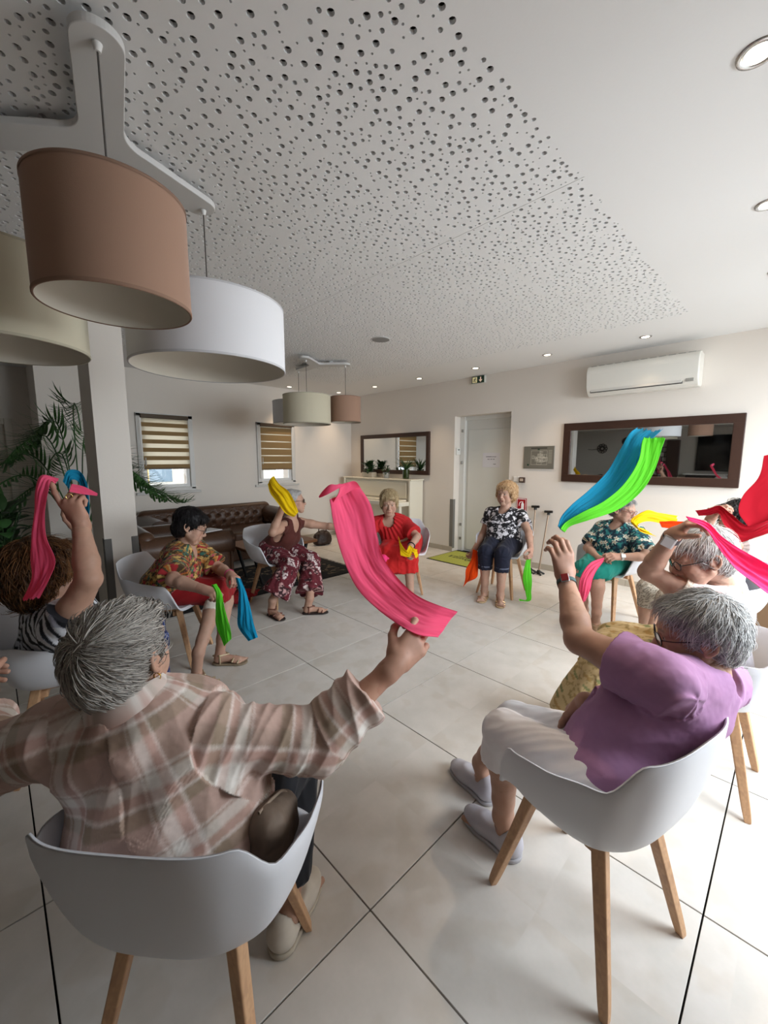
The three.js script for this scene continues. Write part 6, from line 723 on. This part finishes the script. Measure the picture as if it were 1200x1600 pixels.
scarf('green', 'neon green scarf hanging from the black-haired woman right hand', [[[0.872, 0.711, -2.339], [0.894, 0.718, -2.319]], [[0.885, 0.67, -2.32], [0.909, 0.67, -2.296]], [[0.886, 0.571, -2.328], [0.916, 0.578, -2.272]], [[0.892, 0.458, -2.33], [0.934, 0.463, -2.247]], [[0.908, 0.338, -2.292], [0.937, 0.392, -2.245]]], { amp: 0.009, folds: 1.5, seed: 7 });
scarf('sky', 'sky blue scarf hanging from the black-haired woman left hand', [[[1.127, 0.651, -2.587], [1.151, 0.642, -2.562]], [[1.125, 0.56, -2.544], [1.159, 0.56, -2.511]], [[1.098, 0.428, -2.518], [1.163, 0.44, -2.457]], [[1.084, 0.343, -2.487], [1.163, 0.352, -2.412]], [[1.116, 0.261, -2.414], [1.163, 0.286, -2.372]]], { amp: 0.01, folds: 1.5, seed: 9 });
scarf('yellow', 'bright yellow scarf raised by the woman in brown tank top', [[[1.722, 1.225, -3.211], [1.767, 1.291, -3.179]], [[1.721, 1.15, -3.17], [1.783, 1.226, -3.124]], [[1.75, 1.065, -3.098], [1.825, 1.162, -3.042]], [[1.789, 0.978, -3.044], [1.863, 1.074, -3.017]], [[1.847, 0.943, -3.009], [1.89, 0.984, -3.003]]], { amp: 0.012, seed: 11 });
scarf('yellow', 'bright yellow scarf with two points held by the red dress woman', [[[2.73, 0.711, -2.613], [2.731, 0.531, -2.58]], [[2.742, 0.629, -2.573], [2.758, 0.521, -2.538]], [[2.76, 0.583, -2.533], [2.788, 0.521, -2.508]], [[2.786, 0.631, -2.516], [2.81, 0.569, -2.496]], [[2.832, 0.591, -2.492], [2.833, 0.506, -2.476]], [[2.865, 0.586, -2.488], [2.867, 0.52, -2.473]]], { amp: 0.008, seed: 12, nv: 14 });
scarf('orange', 'orange scarf hanging low from the navy capri woman right hand', [[[3.556, 0.504, -2.321], [3.57, 0.489, -2.276]], [[3.515, 0.403, -2.314], [3.548, 0.382, -2.25]], [[3.467, 0.298, -2.341], [3.53, 0.286, -2.235]], [[3.454, 0.206, -2.337], [3.516, 0.227, -2.239]], [[3.432, 0.12, -2.343], [3.463, 0.185, -2.296]]], { amp: 0.012, seed: 13 });
scarf('green', 'neon green scarf trailing on the floor beside the navy capri woman', [[[3.672, 0.524, -1.775], [3.689, 0.518, -1.757]], [[3.639, 0.407, -1.786], [3.679, 0.407, -1.747]], [[3.624, 0.281, -1.792], [3.677, 0.284, -1.726]], [[3.639, 0.149, -1.766], [3.671, 0.165, -1.724]], [[3.628, 0.085, -1.751], [3.649, 0.082, -1.716]], [[3.625, 0.074, -1.822], [3.61, 0.062, -1.807]]], { amp: 0.010, folds: 1.5, seed: 14 });
scarf('pink', 'pink scarf across the lap of the woman in teal blouse', [[[3.533, 0.643, -1.059], [3.501, 0.612, -1.057]], [[3.426, 0.602, -1.128], [3.415, 0.551, -1.073]], [[3.334, 0.479, -1.166], [3.366, 0.491, -1.081]], [[3.319, 0.351, -1.158], [3.344, 0.405, -1.087]], [[3.324, 0.28, -1.14], [3.332, 0.317, -1.111]]], { amp: 0.010, seed: 15 });
scarf('yellow', 'yellow scarf lifted beside the head of the lace-sleeved woman', [[[2.636, 1.135, -0.447], [2.576, 1.07, -0.465]], [[2.545, 1.155, -0.511], [2.516, 1.101, -0.501]], [[2.479, 1.171, -0.55], [2.441, 1.114, -0.548]], [[2.432, 1.141, -0.589], [2.387, 1.094, -0.569]], [[2.385, 1.114, -0.602], [2.394, 1.068, -0.557]], [[2.395, 1.081, -0.558], [2.435, 1.048, -0.514]], [[2.436, 1.054, -0.514], [2.453, 1.041, -0.494]]], { amp: 0.010, folds: 2, seed: 16 });
scarf('orange', 'small orange scarf end beside the yellow one at right', [[[2.446, 1.12, -0.488], [2.453, 1.091, -0.476]], [[2.47, 1.126, -0.438], [2.466, 1.088, -0.434]], [[2.487, 1.126, -0.393], [2.479, 1.091, -0.394]]], { amp: 0.006, seed: 17, nu: 30, nv: 12 });
scarf('rose', 'magenta pink scarf trailing right from the smart watch hand', [[[1.813, 1.233, -0.28], [1.809, 1.216, -0.267]], [[1.841, 1.215, -0.222], [1.821, 1.192, -0.223]], [[1.823, 1.17, -0.175], [1.795, 1.146, -0.183]], [[1.817, 1.126, -0.116], [1.763, 1.082, -0.132]], [[1.82, 1.087, -0.049], [1.762, 1.03, -0.067]], [[1.836, 1.057, 0.028], [1.773, 0.972, 0.01]]], { amp: 0.012, folds: 1.5, seed: 18 });
scarf('red', 'crimson scarf looping up at the right edge of the circle', [[[3.105, 1.122, -0.438], [3.119, 1.091, -0.419]], [[3.117, 1.139, -0.373], [3.114, 1.1, -0.369]], [[3.112, 1.162, -0.326], [3.103, 1.117, -0.327]], [[3.079, 1.121, -0.266], [3.042, 1.066, -0.292]], [[3.057, 1.068, -0.193], [3.012, 0.974, -0.22]], [[3.072, 1.089, -0.126], [3.034, 1.004, -0.148]], [[3.134, 1.148, -0.049], [3.099, 1.05, -0.064]]], { amp: 0.012, folds: 1.5, seed: 19 }, [[[3.062, 1.061, -0.187], [3.116, 1.068, -0.079]], [[3.059, 1.138, -0.232], [3.128, 1.145, -0.082]], [[3.083, 1.225, -0.225], [3.148, 1.252, -0.082]], [[3.134, 1.338, -0.168], [3.174, 1.365, -0.077]], [[3.166, 1.457, -0.159], [3.19, 1.485, -0.084]]]);
scarf('blue', 'teal blue scarf waved high by the mauve T-shirt woman', [[[1.375, 1.213, -0.562], [1.386, 1.195, -0.549]], [[1.408, 1.244, -0.565], [1.409, 1.22, -0.544]], [[1.457, 1.282, -0.551], [1.459, 1.251, -0.516]], [[1.542, 1.323, -0.533], [1.555, 1.289, -0.471]], [[1.642, 1.39, -0.504], [1.647, 1.35, -0.435]], [[1.732, 1.48, -0.489], [1.717, 1.432, -0.41]], [[1.784, 1.537, -0.477], [1.767, 1.503, -0.402]], [[1.831, 1.561, -0.464], [1.826, 1.547, -0.382]]], { amp: 0.007, folds: 1.2, seed: 20, nu: 80, nv: 40, ragged: 0.022 });
scarf('green', 'neon green scarf under the teal blue one in the raised hand', [[[1.37, 1.206, -0.551], [1.378, 1.193, -0.541]], [[1.4, 1.225, -0.547], [1.403, 1.21, -0.535]], [[1.441, 1.252, -0.52], [1.455, 1.234, -0.488]], [[1.528, 1.294, -0.471], [1.552, 1.268, -0.428]], [[1.618, 1.354, -0.436], [1.638, 1.331, -0.384]], [[1.685, 1.437, -0.415], [1.697, 1.397, -0.367]], [[1.722, 1.502, -0.418], [1.752, 1.492, -0.359]], [[1.728, 1.516, -0.415], [1.759, 1.515, -0.356]]], { amp: 0.005, folds: 1.2, seed: 21, nu: 80, nv: 36, ragged: 0.01 });
const crumple = (r, s) => sdf([ell(V(0, r * 0.5, 0), [r, r * 0.62, r * 0.8]), ell(V(r * 0.6, r * 0.35, 0.02), [r * 0.6, r * 0.42, r * 0.6])], 0.007, { k: 0.03, disp: (x, y, z) => r * 0.3 * (1 - 2.4 * Math.abs(nz(x * 16 + s, y * 16, z * 16))) });
{ const q = [2.619, 0.477, -2.707]; const m = solo('scarf', crumple(0.055, 2), sm('rose'), 'bunched pink scarf in the right hand of the red dress woman', 'scarf'); m.position.set(...q); }
{ const q = [1.68, 0, -3.796]; const m = solo('red_cloth', xf(crumple(0.16, 6), new THREE.Matrix4().makeScale(1.35, 0.62, 0.9)), MAT(0x8a0710, 0.85), 'dark red cloth crumpled on the floor beside the rug', 'cloth'); m.position.set(q[0], 0.03, q[2]); m.rotation.y = 0.5; }
{ const t = thing('shoulder_bag', 'taupe bag tucked beside the plaid woman inside her chair', 'bag', [0, 0, 0]); const a = V(...[0.386, 0.605, -0.78]), b = V(...[0.453, 0.569, -0.835]); part('body', sdf([cap(a, b, 0.045, 0.04), cap(a.clone().add(V(0, -0.06, 0)), b.clone().add(V(0, -0.05, 0)), 0.045, 0.04)], 0.006, { k: 0.03, disp: (x, y, z) => 0.003 * fbm(x * 40, y * 40, z * 40) }), MAT(0x6f5e50, 0.7), t); part('piping', tube([a.clone().add(V(-0.02, 0.045, 0)), L3(a, b, 0.5).add(V(0, 0.052, 0)), b.clone().add(V(0.01, 0.04, 0)), b.clone().add(V(0.03, 0, 0.01))], 0.004, 20, 6), MAT(0x8d7a69, 0.7), t); }

scene.traverse((o) => { if (o.isMesh) { o.castShadow = o.receiveShadow = true; } });
renderer.render(scene, camera);
